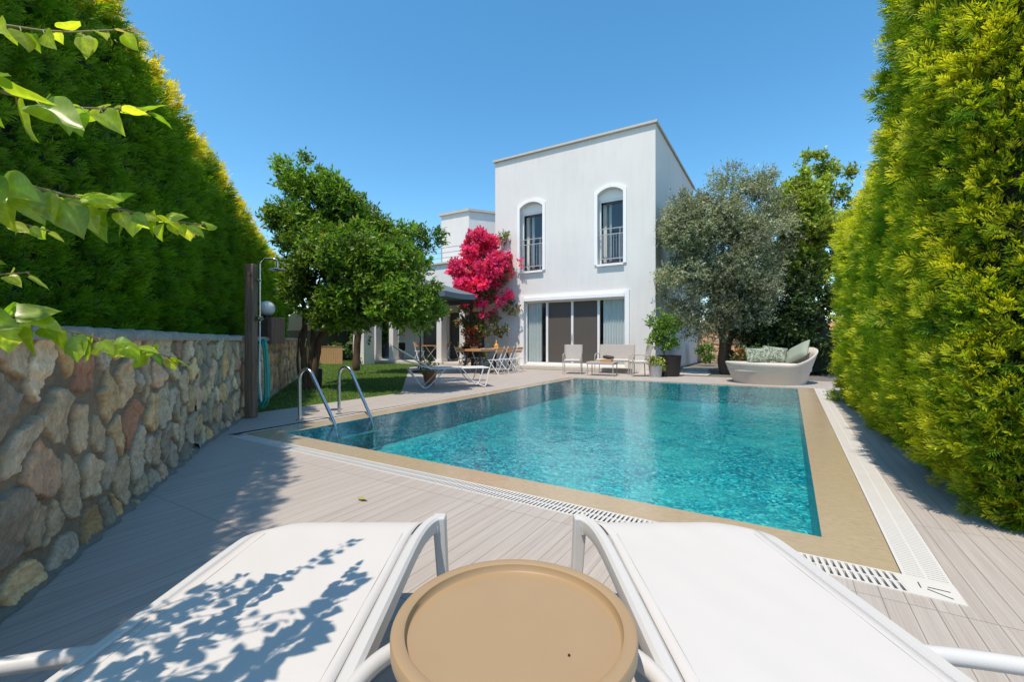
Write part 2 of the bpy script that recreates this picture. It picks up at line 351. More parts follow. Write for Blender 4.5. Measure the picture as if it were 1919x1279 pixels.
def hedge(name, label, dd,  cx, cy, hx, hy, ang, z0, z1, rc, dens, c_in, c_mid, c_tip, c_top, zfun=None, dist_ref=(0, 0), sizef=1.0, tipbias=.5, bottom_in=.15, topr=.35):
    """rounded clipped conifer block: tufts of feathery sprays over a dark core"""
    ca, sa = math.cos(ang), math.sin(ang); per = 4*(hx+hy)
    def foot(s):                # s in 0..1 round the footprint -> local xy, normal
        s = (s % 1)*per; side = np.digitize(s, np.cumsum([2*hy, 2*hx, 2*hy, 2*hx])); side = np.clip(side, 0, 3)
        st = np.concatenate([[0], np.cumsum([2*hy, 2*hx, 2*hy])])[side]; u = s-st
        x = np.choose(side, [np.full_like(u, -hx), u-hx, np.full_like(u, hx), hx-u]); y = np.choose(side, [hy-u, np.full_like(u, -hy), u-hy, np.full_like(u, hy)])
        qx, qy = np.clip(x, -hx+rc, hx-rc), np.clip(y, -hy+rc, hy-rc); dx, dy = x-qx, y-qy; L = np.maximum(np.hypot(dx, dy), 1e-6)
        return np.stack([qx+dx/L*rc, qy+dy/L*rc], 1), np.stack([dx/L, dy/L], 1)
    def world(l2): return np.stack([cx+l2[:, 0]*ca-l2[:, 1]*sa, cy+l2[:, 0]*sa+l2[:, 1]*ca], 1)
    def rot(n2): return np.stack([n2[:, 0]*ca-n2[:, 1]*sa, n2[:, 0]*sa+n2[:, 1]*ca], 1)
    top = (lambda w2: np.full(len(w2), z1)) if zfun is None else zfun
    def prof(t, H):              # inset at t (0..1 height)
        zt = (1-t)*H; ins = np.where(zt < topr, topr-np.sqrt(np.maximum(topr**2-(topr-zt)**2, 0)), 0)*.8
        return ins+np.where(t < .15, (1-t/.15)**2*bottom_in, 0)
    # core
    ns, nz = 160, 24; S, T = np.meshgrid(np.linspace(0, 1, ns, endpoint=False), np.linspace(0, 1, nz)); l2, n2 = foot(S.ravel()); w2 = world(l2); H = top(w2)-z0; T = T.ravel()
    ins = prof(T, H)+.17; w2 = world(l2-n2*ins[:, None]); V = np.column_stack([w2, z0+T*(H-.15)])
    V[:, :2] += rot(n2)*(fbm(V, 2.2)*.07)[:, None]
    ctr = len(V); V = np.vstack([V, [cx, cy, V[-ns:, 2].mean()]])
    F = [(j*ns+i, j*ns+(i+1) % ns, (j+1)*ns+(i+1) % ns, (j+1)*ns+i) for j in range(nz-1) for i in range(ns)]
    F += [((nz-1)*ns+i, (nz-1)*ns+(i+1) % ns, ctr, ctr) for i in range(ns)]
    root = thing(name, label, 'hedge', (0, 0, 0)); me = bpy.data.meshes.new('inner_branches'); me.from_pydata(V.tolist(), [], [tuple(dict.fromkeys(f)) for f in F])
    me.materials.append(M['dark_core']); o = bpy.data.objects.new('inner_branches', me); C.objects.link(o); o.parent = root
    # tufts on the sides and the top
    Hm = z1-z0; nside = int(per*Hm*dens*1.6); s = rng.random(nside); t = rng.random(nside)**.95
    l2, n2 = foot(s); w2 = world(l2); H = top(w2)-z0; nn = rot(n2)
    dist = np.hypot(w2[:, 0]-dist_ref[0], w2[:, 1]-dist_ref[1]); facing = ((dist_ref[0]-w2[:, 0])*nn[:, 0]+(dist_ref[1]-w2[:, 1])*nn[:, 1]) > -.4
    keep = rng.random(nside) < np.clip(3.2/dist, .22, 1.0)*np.where(facing, 1, .2); s, t, l2, n2, nn, H, dist = [a[keep] for a in (s, t, l2, n2, nn, H, dist)]
    ins = prof(t, H); w2 = world(l2-n2*ins[:, None]); P = np.column_stack([w2, z0+t*H]); zt = (1-t)*H
    upk = np.clip(1-zt/topr, 0, 1); N = unit(np.column_stack([nn*(1-upk*.8)[:, None], upk*.9+.05])); 
    ntop = int(4*hx*hy*dens*.9); lx, ly = rng.uniform(-hx, hx, ntop), rng.uniform(-hy, hy, ntop); ok = (np.hypot(np.maximum(abs(lx)-hx+rc, 0), np.maximum(abs(ly)-hy+rc, 0)) < rc*.9)
    lt = np.stack([lx, ly], 1)[ok]*.9; wt = world(lt); Pt = np.column_stack([wt, top(wt)]); Nt = unit(np.column_stack([rng.normal(0, .25, (len(Pt), 2)), np.ones(len(Pt))]))
    dt = np.hypot(wt[:, 0], wt[:, 1]); kp = rng.random(len(Pt)) < np.clip(3.2/dt, .3, 1); Pt, Nt, dt = Pt[kp], Nt[kp], dt[kp]
    P = np.vstack([P, Pt]); N = np.vstack([N, Nt]); dist = np.concatenate([dist, dt]); istop = np.concatenate([upk, np.ones(len(Pt))])
    bulge = fbm(P, 1.6)*.055+fbm(P, 5.5, (3, 1, 2))*.03; P = P+N*(bulge+rng.normal(0, .03, len(P)))[:, None]
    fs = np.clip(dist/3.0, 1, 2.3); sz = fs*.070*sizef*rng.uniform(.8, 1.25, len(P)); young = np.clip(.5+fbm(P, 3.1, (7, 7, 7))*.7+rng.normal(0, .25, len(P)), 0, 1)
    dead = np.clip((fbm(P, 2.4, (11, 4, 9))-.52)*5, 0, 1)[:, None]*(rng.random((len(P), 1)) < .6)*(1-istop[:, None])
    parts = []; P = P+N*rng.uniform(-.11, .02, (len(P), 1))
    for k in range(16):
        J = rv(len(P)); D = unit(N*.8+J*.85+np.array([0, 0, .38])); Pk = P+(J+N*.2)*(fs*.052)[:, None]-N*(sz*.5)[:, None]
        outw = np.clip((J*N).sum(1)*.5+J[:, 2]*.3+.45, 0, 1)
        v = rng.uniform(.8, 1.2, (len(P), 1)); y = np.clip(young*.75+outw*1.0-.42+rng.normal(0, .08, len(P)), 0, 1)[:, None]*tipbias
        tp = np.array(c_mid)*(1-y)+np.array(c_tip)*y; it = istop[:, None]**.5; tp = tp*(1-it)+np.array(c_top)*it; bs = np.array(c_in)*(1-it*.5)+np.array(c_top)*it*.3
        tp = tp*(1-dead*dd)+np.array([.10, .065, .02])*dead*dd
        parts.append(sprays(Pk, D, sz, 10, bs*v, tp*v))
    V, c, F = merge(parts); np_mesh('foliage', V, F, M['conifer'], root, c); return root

def crown(name, parent, blobs, ntw, nl, L, W, col, mat, droop=0., out=.7, up=.3, tw=.16, fill=.35, seed=1, second=None, p2=.1, fold=.3, sub=.28):
    """leaves on twigs spread through overlapping clumps; blobs = (x,y,z,rx,ry,rz)"""
    B = np.array(blobs, float); vol = (B[:, 3]*B[:, 4]*B[:, 5])**.67; pr = vol/vol.sum()
    # break each blob into sub-clumps for light and dark masses
    nsub = max(20, int(ntw/45)); bi = rng.choice(len(B), nsub, p=pr); d = rv(nsub); rad = rng.uniform(.55, 1.0, nsub)
    cc = B[bi, :3]+d*B[bi, 3:6]*rad[:, None]; cr = B[bi, 3:6].min(axis=1)*rng.uniform(sub*.7, sub*1.4, nsub)+.06
    ci = rng.choice(nsub, ntw, p=cr**2/(cr**2).sum()); e = rv(ntw); rr = rng.uniform(0, 1, ntw)**fill
    P = cc[ci]+e*(cr[ci]*rr)[:, None]*np.array([1, 1, .8]); bo = unit((P-B[bi[ci], :3])/B[bi[ci], 3:6]); D = unit(bo*out+e*.5+np.array([0, 0, up])+rv(ntw)*.45)
    parts = []; tint = rng.uniform(.65, 1.3, (nsub, 1))[ci]
    for k in range(nl):
        f = k/max(nl-1, 1); J = rv(ntw); Dl = unit(D*.55+J*.95+np.array([0, 0, -droop])); Pk = P+D*(tw*f*rng.uniform(.8, 1.2, ntw))[:, None]
        l = L*rng.uniform(.65, 1.25, ntw); v = rng.uniform(.7, 1.3, (ntw, 1))*tint; cc1 = np.tile(np.array(col[0]), (ntw, 1)); mixv = np.clip(rng.random((ntw, 1))*.6+f*.5, 0, 1); cl = cc1*(1-mixv)+np.array(col[1])*mixv
        if second is not None:
            q = rng.random(ntw) < p2; cl[q] = np.array(second)
        parts.append(leafset(Pk, Dl, l, l*W, cl*v*.85, cl*v, fold))
    V, c, F = merge(parts); return np_mesh(name, V, F, mat, parent, c)

def limbs(parent, mat, base, forks, r0, name='trunk'):
    mb = MB()
    for pts, ra, rb in forks:
        P = smoothpts(pts, 2); n = len(P); mb.tube([p+Vector((math.sin(i*1.3), math.cos(i*1.7), 0))*ra*.18 for i, p in enumerate(P)], [ra+(rb-ra)*i/(n-1) for i in range(n)], 9)
    return mb.build(name, mat, parent, True)

# ------------------------------------------------------------------ ground, deck, pool
PA, PB, PC, PD = (-4.833, 2.974), (.186, 2.896), (.309, 11.584), (-4.929, 11.553)      # water edge
TA, TB, TC_, TD = (-5.19, 2.69), (.462, 2.607), (.617, 11.80), (-5.24, 11.80)             # travertine outer edge
GA, GB, GC, GD = (-5.30, 2.55), (.63, 2.425), (.80, 11.80), (-5.24, 11.80)                # grate outer edge
def ring(mb, inner, outer, z):
    for i in range(4):
        j = (i+1) % 4; mb.quad((*inner[i], z), (*inner[j], z), (*outer[j], z), (*outer[i], z))
mb = MB(); ring(mb, [GA, GB, GC, GD], [(-70, -60), (70, -60), (70, 90), (-70, 90)], -.03); o = mb.build('ground', M['soil'], kind='structure')
# deck: strips round the pool, with the lawn cut out on the left
mb = MB(); z = 0
mb.add([(-14, -6, z), (9, -6, z), (9, GB[1], z), (*GB, z), (*GA, z), (-14, GA[1], z)], [(0, 1, 2, 3, 4, 5)])                       # near (under the wall too)
mb.quad((GB[0], GB[1], z), (9, GB[1], z), (9, 14.0, z), (GC[0], 11.80, z))
mb.quad((GC[0], 11.80, z), (9, 14.0, z), (9, 14.05, z), (-5.24, 14.05, z))
mb.quad((-5.24, 11.8, z), (GC[0], 11.8, z), (-5.24, 14.05, z), (-5.24, 14.05, z)) if False else mb.add([(-5.24, 11.8, z), (GC[0], 11.8, z), (-5.24, 14.05, z)], [(0, 1, 2)])
mb.quad((-6.56, GA[1], z), (GA[0], GA[1], z), (-5.24, 11.8, z), (-6.54, 11.8, z))
mb.quad((-6.54, 11.8, z), (-5.24, 11.8, z), (-5.24, 14.05, z), (-6.54, 14.05, z))
mb.quad((-10.4, 6.49, z), (-6.55, 6.49, z), (-6.54, 10.2, z), (-10.4, 10.2, z)) if False else None
mb.quad((-9.6, 6.45, z), (-6.55, 6.45, z), (-6.54, 14.05, z), (-9.6, 14.05, z)) if False else None
mb.add([(-6.55, 6.47, z), (-6.54, 14.05, z), (-13.2, 14.05, z), (-12.6, 12.9, z)], [(0, 1, 2, 3)])
mb.quad((-13.2, 14.05, z), (-3.5, 14.05, z), (-3.5, 14.76, z), (-13.2, 14.76, z))
o = mb.build('deck', M['deck'], kind='structure')
mb = MB(); ring(mb, [PA, PB, PC, PD], [TA, TB, TC_, TD], -.004); o = mb.build('pool_surround', M['travertine'], kind='structure')
# far and left sides: pale coping strip between travertine and deck
mb = MB(); mb.quad((TA[0]-.0, TA[1], -.002), (TA[0]-.05, TA[1], -.002), (-5.30, 11.84, -.002), (-5.24, 11.80, -.002)); mb.build('coping_strip', M['grate'], kind='structure')
# basin
mb = MB(); zb = -.44
for a, b in ((PA, PB), (PB, PC), (PC, PD), (PD, PA)): mb.quad((*a, -.004), (*b, -.004), (*b, zb), (*a, zb))
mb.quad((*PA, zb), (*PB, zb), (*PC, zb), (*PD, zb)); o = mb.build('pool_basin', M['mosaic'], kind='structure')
mb = MB(); mb.quad((PA[0], PA[1], -.012), (PB[0], PB[1], -.012), (PC[0], PC[1], -.012), (PD[0], PD[1], -.012)); o = mb.build('water', M['water'], kind='structure')
# overflow grates
def grate(label, a_in, b_in, a_out, b_out, n_step, solid_ends):
    t = thing('drain_grate', label, 'drain grate', (a_out[0], a_out[1], 0)); off = Vector((a_out[0], a_out[1], 0))
    ai, bi_, ao, bo = [Vector((*p, 0))-off for p in (a_in, b_in, a_out, b_out)]
    ch = MB(); ch.quad(*[(p.x, p.y, -.028) for p in (ai, bi_, bo, ao)]); ch.build('channel', M['grate_dark'], t)
    L = (bi_-ai).length; g = MB(); z0, z1 = -.02, .003
    def strip(f0, f1, u0=0, u1=1):
        q = [ai.lerp(ao, f).lerp(bi_.lerp(bo, f), u) for f, u in ((f0, u0), (f0, u1), (f1, u1), (f1, u0))]
        g.add([(p.x, p.y, z1) for p in q]+[(p.x, p.y, z0) for p in q], [(0, 1, 2, 3), (0, 4, 5, 1), (1, 5, 6, 2), (2, 6, 7, 3), (3, 7, 4, 0)])
    strip(0, .07); strip(.47, .53); strip(.93, 1)
    n = int(L/n_step)
    for k in range(n+1):
        u = k/n; wd = n_step/L*(.27 if n_step > .025 else .38); strip(.07, .47, max(0, u-wd), min(1, u+wd)); strip(.53, .93, max(0, u-wd), min(1, u+wd))
    for u0, u1 in solid_ends: strip(.07, .93, u0, u1)
    g.build('grille', M['grate'], t); return t
grate('white slotted overflow grate along the near edge of the pool', TA, (TB[0]-.03, TB[1]+.001), GA, (GB[0]-.17, GB[1]+.003), .027, [(0, .02)])
grate('white ribbed overflow grate along the right side of the pool', (TB[0]+.002, TB[1]+.0), TC_, (GB[0]+.0, GB[1]+.18), GC, .022, [])
t = MB(); t.prism([(TB[0]-.03, TB[1]), (TB[0]+.002, TB[1]-.002), (GB[0], GB[1]+.178), (GB[0], GB[1]), (GB[0]-.17, GB[1]+.003)], -.02, .004)
cp = t.build('grate_corner', M['grate']); tag(cp, 'white mitred corner plate joining the two pool grates', 'corner plate')
sl = MB()
for (x0, y0), (x1, y1) in (((.505, 2.50), (.505, 2.55)), ((.53, 2.52), (.60, 2.515)), ((.525, 2.50), (.595, 2.455))): sl.bar((x0, y0, .0055), (x1, y1, .0055), .004, .001)
sl.build('slot', M['grate_dark'], cp)

# lawn
LW = [(-6.56, 3.0), (-6.55, 6.47), (-12.6, 12.9), (-13.2, 14.6), (-26, 14.6), (-26, 17), (-13.2, 8.9), (-6.9, 3.9)]
mb = MB(); mb.add([(x, y, .0) for x, y in [(-6.56, 2.6), (-6.552, 6.47), (-12.6, 12.9), (-13.2, 14.9), (-30, 24), (-30, 20), (-7.2, 2.6)]], [tuple(range(7))]); mb.build('lawn', M['lawn'], kind='structure')
def in_poly(P, poly):
    x, y = P[:, 0], P[:, 1]; r = np.zeros(len(P), bool); n = len(poly)
    for i in range(n):
        (x1, y1), (x2, y2) = poly[i], poly[i-1]; c = ((y1 > y) != (y2 > y)) & (x < (x2-x1)*(y-y1)/(y2-y1+1e-12)+x1); r ^= c
    return r
n = 150000; G = np.column_stack([rng.uniform(-20, -6.5, n), rng.uniform(3, 18, n), np.zeros(n)]); dd = np.hypot(G[:, 0], G[:, 1])
G = G[in_poly(G, [(-6.56, 2.6), (-6.552, 6.47), (-12.6, 12.9), (-13.2, 14.9), (-30, 24), (-30, 20), (-7.2, 2.6)]) & (rng.random(n) < np.clip(9/dd, .3, 1))]
n = len(G); D = unit(rv(n)*.55+np.array([0, 0, 1])); Lb = rng.uniform(.02, .05, n); v = rng.uniform(.6, 1.35, (n, 1)); yl = rng.random((n, 1))*.5
gc = (np.array([.09, .20, .014])*(1-yl)+np.array([.22, .27, .04])*yl)*v; S = unit(np.cross(D, rv(n)))
V, c, F = kites(G, D, S, Lb, Lb*.1+.0025, gc*.6, gc); o = np_mesh('grass', V, F, M['foliage'], None, c); o['kind'] = 'stuff'; o['label'] = 'short bright green grass of the lawn left of the pool'; o['category'] = 'grass'

# ------------------------------------------------------------------ rubble stone wall
PAL = 1.6*np.array([1.14, 1.0, .84])*np.array([(.30, .26, .21), (.36, .29, .21), (.40, .31, .20), (.27, .25, .22), (.34, .25, .20), (.24, .22, .20), (.38, .33, .27), (.36, .26, .21), (.26, .24, .22), (.36, .25, .14), (.33, .28, .22)])
def rubble(name, parent, p0, p1, H, res, cell, seedv, face_n):
    r = np.random.default_rng(seedv); p0, p1 = np.array(p0), np.array(p1); L = np.linalg.norm(p1-p0); tdir = (p1-p0)/L
    nx, nz = int(L/res)+1, int(H/res)+1; S, Z = np.meshgrid(np.linspace(0, L, nx), np.linspace(0, H, nz)); s, z = S.ravel(), Z.ravel()
    gx, gz = np.arange(-cell, L+cell, cell*.88), np.arange(-cell, H+cell, cell*1.12); sx, sz = [a.ravel() for a in np.meshgrid(gx, gz)]
    sx = sx+np.where((np.floor(sz/cell/1.12).astype(int) % 2) == 0, cell*.44, 0)+r.uniform(-.36, .36, len(sx))*cell; sz = sz+r.uniform(-.36, .36, len(sz))*cell
    kp = r.random(len(sx)) > .10; sx, sz = sx[kp], sz[kp]; ns = len(sx); asp = r.uniform(.75, 1.15, ns); wgt = r.uniform(-.03, .025, ns)*cell/.2
    ws = s+.016*np.sin(z*17+s*7)+.005*np.sin(z*61+s*37)+.002*np.sin(z*140-s*90); wz = z+.014*np.sin(s*15+z*9)+.005*np.sin(s*57-z*31)+.002*np.sin(s*150+z*80)
    f1 = np.full(len(s), 9.); f2 = f1.copy(); i1 = np.zeros(len(s), int); q1 = f1.copy()
    for k in range(ns):
        an = r.uniform(-.5, .5); dx, dz = ws-sx[k], wz-sz[k]; d = np.hypot(dx*1.12, dz*.88*asp[k])+wgt[k]
        m_ = d < f1; f2 = np.where(m_, f1, np.minimum(f2, d)); i1 = np.where(m_, k, i1); f1 = np.where(m_, d, f1)
    bd = f2-f1; mw = .030*cell/.2*(1+.7*fbm(np.column_stack([s, z, s*0]), 5)); mk = np.clip((bd-mw)/(.009), 0, 1); mk = mk*mk*(3-2*mk)
    ht = r.uniform(.005, .014, ns)*cell/.2; tx, tz = r.normal(0, .035, ns), r.normal(0, .035, ns)
    h = mk*(ht[i1]+tx[i1]*(s-sx[i1])+tz[i1]*(z-sz[i1])); wn = fbm(np.column_stack([s, z, s*0]), 18)*.006+fbm(np.column_stack([s, z, s*0]), 47, (i1.mean(), 0, 0))*.003
    fac = np.floor((fbm(np.column_stack([s+i1*.37, z, s*0]), 9)+1)*3)*.006; h = h+wn*(.5+mk)+fac*mk+(1-mk)*(fbm(np.column_stack([s, z, s*0]), 30)*.005+fbm(np.column_stack([s, z, s*0]), 90, (2, 0, 1))*.0035)
    sd_ = r.uniform(0, 3.14, ns); col = PAL[r.integers(0, len(PAL), ns)]*r.uniform(.68, 1.25, (ns, 1)); rd = r.random(ns) < .03; col[rd] = (.48, .24, .15)
    mort = np.array([.26, .205, .15]); cc = mort*(1-mk[:, None])+col[i1]*mk[:, None]; ph = (s*np.cos(sd_[i1])+z*np.sin(sd_[i1])); ns_ = fbm(np.column_stack([s, z, i1*.7]), 26); stri = np.sin(ph*260+ns_*5)*.5+np.sin(ph*97+ns_*4)*.5; cc = cc*(1+(stri*.13+ns_*.20)*mk)[:, None]; h = h+mk*(stri*.0016+ns_*.003)
    cc = cc*(1+fbm(np.column_stack([s, z, s*0]), 6)[:, None]*.16)
    n2 = np.array(face_n); V = np.column_stack([p0[0]+tdir[0]*s+n2[0]*h, p0[1]+tdir[1]*s+n2[1]*h, z])
    idx = np.arange(nx*nz).reshape(nz, nx); F = np.stack([idx[:-1, :-1], idx[:-1, 1:], idx[1:, 1:], idx[1:, :-1]], -1).reshape(-1, 4)
    return np_mesh(name, V, F, M['stonewall'], parent, cc, False)
W0, W1, W2 = (-.62, -.97), (-4.86, 2.075), (-13.6, 9.05)
t = thing('stone_wall', 'rubble stone retaining wall with pale mortar cap below the tall dark hedge', 'wall', (0, 0, 0))
na = (.583, .812); nb = (.623, .782)
rubble('masonry', t, W0, (W1[0]-.04*.812, W1[1]+.04*.583), 1.10, .0075, .225, 3, na); rubble('masonry', t, (W1[0]+.05*.782, W1[1]-.05*.623), W2, 1.10, .014, .21, 5, nb)
def backpoly(off): return [(W0[0]-na[0]*off, W0[1]-na[1]*off), (W1[0]-(na[0]+nb[0])/2*off, W1[1]-(na[1]+nb[1])/2*off), (W2[0]-nb[0]*off, W2[1]-nb[1]*off)]
def capstrip(o1, o2, z0, z1, mat, name):
    A, B = backpoly(o1), backpoly(o2); V = []; cols = []; N = 220; mbv = []
    for i in range(N+1):
        u = i/N*2; k = min(int(u), 1); f = u-k
        a = Vector(A[k]).lerp(Vector(A[k+1]), f); b = Vector(B[k]).lerp(Vector(B[k+1]), f); jz = .010*math.sin(i*2.1)+.006*math.sin(i*5.3); jo = .014*math.sin(i*1.7)+.008*math.sin(i*4.1)
        d = (a-b).normalized()
        mbv += [(a.x+d.x*jo, a.y+d.y*jo, z0), (a.x+d.x*jo, a.y+d.y*jo, z1+jz-.012), (a.x+d.x*(jo-.02), a.y+d.y*(jo-.02), z1+jz), (b.x, b.y, z1+jz*.5), (b.x, b.y, z0)]
    F = [(i*5+k, (i+1)*5+k, (i+1)*5+k+1, i*5+k+1) for i in range(N) for k in range(4)]
    c = np.tile(np.array([.34, .31, .27]), (len(mbv), 1))*rng.uniform(.85, 1.15, (len(mbv), 1)); return np_mesh(name, mbv, F, M['stonewall'], t, c, True)
capstrip(-.055, .36, 1.055, 1.115, M['stonewall'], 'cap')
fv = []; Aa, Bb = backpoly(-.055), backpoly(0); N = 160
for i in range(N+1):
    u = i/N*2; k = min(int(u), 1); f = u-k; a = Vector(Aa[k]).lerp(Vector(Aa[k+1]), f); b = Vector(Bb[k]).lerp(Vector(Bb[k+1]), f); j = .012*math.sin(i*1.9)+.008*math.sin(i*4.7); d = (a-b).normalized()
    fv += [(a.x+d.x*j, a.y+d.y*j, .003), (a.x*.6+b.x*.4, a.y*.6+b.y*.4, .02+j*.4), (b.x, b.y, .035+j)]
np_mesh('footing', fv, [(i*3+k, (i+1)*3+k, (i+1)*3+k+1, i*3+k+1) for i in range(N) for k in range(2)], M['stonewall'], t, np.tile([.21, .19, .165], (len(fv), 1)), True)
bk = MB(); A, B = backpoly(.012), backpoly(.36)
for k in range(2): bk.add([(*A[k], 0), (*A[k+1], 0), (*A[k+1], 1.06), (*A[k], 1.06)], [(0, 1, 2, 3)])
for k in range(2): bk.add([(*B[k], 0), (*B[k+1], 0), (*B[k+1], 1.06), (*B[k], 1.06)], [(0, 1, 2, 3)])
bk.add([(*A[0], 0), (*B[0], 0), (*B[0], 1.06), (*A[0], 1.06)], [(0, 1, 2, 3)]); bk.build('rear_face', M['coping_stone'], t)
# raised bed behind the wall that the hedge grows in
mb = MB(); A, B = backpoly(.36), backpoly(4.0)
for k in range(2): mb.add([(*A[k], 1.0), (*A[k+1], 1.0), (*B[k+1], 1.0), (*B[k], 1.0)], [(0, 1, 2, 3)])
mb.build('raised_bed', M['soil'], kind='structure')

# ------------------------------------------------------------------ hedges
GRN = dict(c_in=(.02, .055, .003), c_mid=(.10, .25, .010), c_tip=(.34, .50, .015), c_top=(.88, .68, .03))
# left hedge follows the wall: camera-frame lateral = -1.76 - .4187 d
a0 = math.atan2(1, -.4187)+YAW      # heading of the hedge in world
hd = Vector((math.cos(a0), math.sin(a0))); hn = Vector((-hd.y, hd.x))
def camf(lat, d): return Vector((lat*math.cos(YAW)-d*math.sin(YAW), lat*math.sin(YAW)+d*math.cos(YAW)))
st = camf(-1.76-.4187*.55, .55); HL = 22.0; th = .75; ctr = st+hd*HL/2+hn*(th+.10)
def zleft(w2):
    s = (w2[:, 0]-st.x)*hd.x+(w2[:, 1]-st.y)*hd.y; return 4.10+.09*np.sin(s*1.9)+.07*np.sin(s*3.7+1)+.05*np.sin(s*7.1)
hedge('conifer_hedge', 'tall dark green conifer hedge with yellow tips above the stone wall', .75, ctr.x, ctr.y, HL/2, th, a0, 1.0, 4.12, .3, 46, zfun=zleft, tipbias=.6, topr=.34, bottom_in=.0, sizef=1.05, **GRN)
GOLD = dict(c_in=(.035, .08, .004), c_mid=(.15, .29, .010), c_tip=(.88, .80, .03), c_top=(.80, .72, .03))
def znear(w2): return 5.3-np.clip(w2[:, 1]-4.6, 0, 1)*1.6+.08*np.sin(w2[:, 1]*6)
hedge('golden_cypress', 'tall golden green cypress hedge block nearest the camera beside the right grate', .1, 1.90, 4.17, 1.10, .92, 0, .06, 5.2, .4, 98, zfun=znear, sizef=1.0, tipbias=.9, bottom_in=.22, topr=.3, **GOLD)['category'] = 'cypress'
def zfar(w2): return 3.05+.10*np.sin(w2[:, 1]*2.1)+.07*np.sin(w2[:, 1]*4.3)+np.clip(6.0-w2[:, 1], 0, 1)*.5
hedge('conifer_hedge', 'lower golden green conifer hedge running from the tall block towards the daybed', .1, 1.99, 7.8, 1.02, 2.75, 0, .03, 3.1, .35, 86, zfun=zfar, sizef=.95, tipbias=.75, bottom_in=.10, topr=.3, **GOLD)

# ------------------------------------------------------------------ house
def wall_cells(mb, xs, zs, holes, y0, y1):
    for i in range(len(xs)-1):
        for k in range(len(zs)-1):
            cx_, cz_ = (xs[i]+xs[i+1])/2, (zs[k]+zs[k+1])/2
            if not any(a < cx_ < b and c < cz_ < d for a, b, c, d in holes): mb.box(xs[i], xs[i+1], y0, y1, zs[k], zs[k+1])
HX0, HX1, HY, HZ = -9.75, -3.5, 14.75, 8.15
house = thing('house', 'white two storey cubic house with arched windows behind the pool', 'house', (0, 0, 0))
WL, WR, DR = (-8.60, -7.62, 3.70, 6.33), (-5.47, -4.56, 3.70, 6.33), (-8.41, -4.50, .17, 2.57)
mb = MB(); wall_cells(mb, [HX0, -8.60, -8.41, -7.62, -5.47, -4.56, -4.50, HX1], [0, .17, 2.57, 3.70, 6.33, HZ], [WL, WR, DR], HY, HY+.3)
mb.box(HX0, HX0+.3, HY+.3, 24, 0, HZ); mb.box(HX1-.3, HX1, HY+.3, 22.0, 0, HZ); mb.box(HX0+.3, HX1-.3, 23.7, 24, 0, HZ)
mb.box(HX1-.3, HX1, 22.0, 24.0, 0, 5.0)
for (a, b, c, d) in (WL, WR):     # arched head: spandrel left and right of a segmental arch
    cx_ = (a+b)/2; hw = (b-a)/2; rise = .19; Rr = (hw*hw+rise*rise)/(2*rise); zc = d-Rr
    pts = [(cx_+hw*u, zc+math.sqrt(Rr*Rr-(hw*u)**2)) for u in np.linspace(-1, 1, 13)]
    for p, q in zip(pts, pts[1:]): mb.add([(p[0], HY, p[1]), (q[0], HY, q[1]), (q[0], HY, d), (p[0], HY, d), (p[0], HY+.29, p[1]), (q[0], HY+.29, q[1]), (q[0], HY+.29, d), (p[0], HY+.29, d)], [(0, 1, 2, 3), (0, 4, 5, 1), (4, 7, 6, 5)])
mb.build('wall', M['plaster'], house)
rf = MB(); rf.box(HX0+.3, HX1-.3, HY+.3, 23.7, 7.6, 7.75); rf.build('roof_slab', M['plaster'], house); rf = MB(); rf.box(HX0+.3, HX1-.3, HY+.3, 23.7, 2.95, 3.15); rf.build('floor_slab', M['plaster'], house)
cpg = MB(); cpg.box(HX0-.07, HX1+.07, HY-.09, HY+.32, HZ, HZ+.085); cpg.box(HX1-.32, HX1+.07, HY+.32, 22.07, HZ, HZ+.085); cpg.box(HX0-.07, HX0+.32, HY+.32, 24.1, HZ, HZ+.085); cpg.build('coping', M['coping_stone'], house, bevel=.01)
fl = MB(); fl.box(HX0+.3, HX1-.3, HY+.3, 23.7, .0, .16); fl.build('floor', M['coping_stone'], house)
rm = MB(); rm.box(HX0+.3, HX1-.3, 18.5, 18.6, .16, 2.95); rm.box(HX0+.3, HX1-.3, 17.2, 17.3, 3.15, 7.6); rm.build('inner_wall', M['dark_room'], house)
def arch_band(a, b, d, rise, wd, zb_):
    """outer and inner outline of the arched surround"""
    def curve(h, zt, rs): 
        Rr = (h*h+rs*rs)/(2*rs); zc = zt-Rr; return [(h*u, zc+math.sqrt(max(Rr*Rr-(h*u)**2, 0))) for u in np.linspace(-1, 1, 13)]
    cx_ = (a+b)/2; hw = (b-a)/2; inn = [(cx_+x, z_) for x, z_ in curve(hw, d, rise)]; out_ = [(cx_+x, z_) for x, z_ in curve(hw+wd, d+wd, rise)]
    return [(a, zb_)]+inn+[(b, zb_)], [(a-wd, zb_)]+out_+[(b+wd, zb_)]
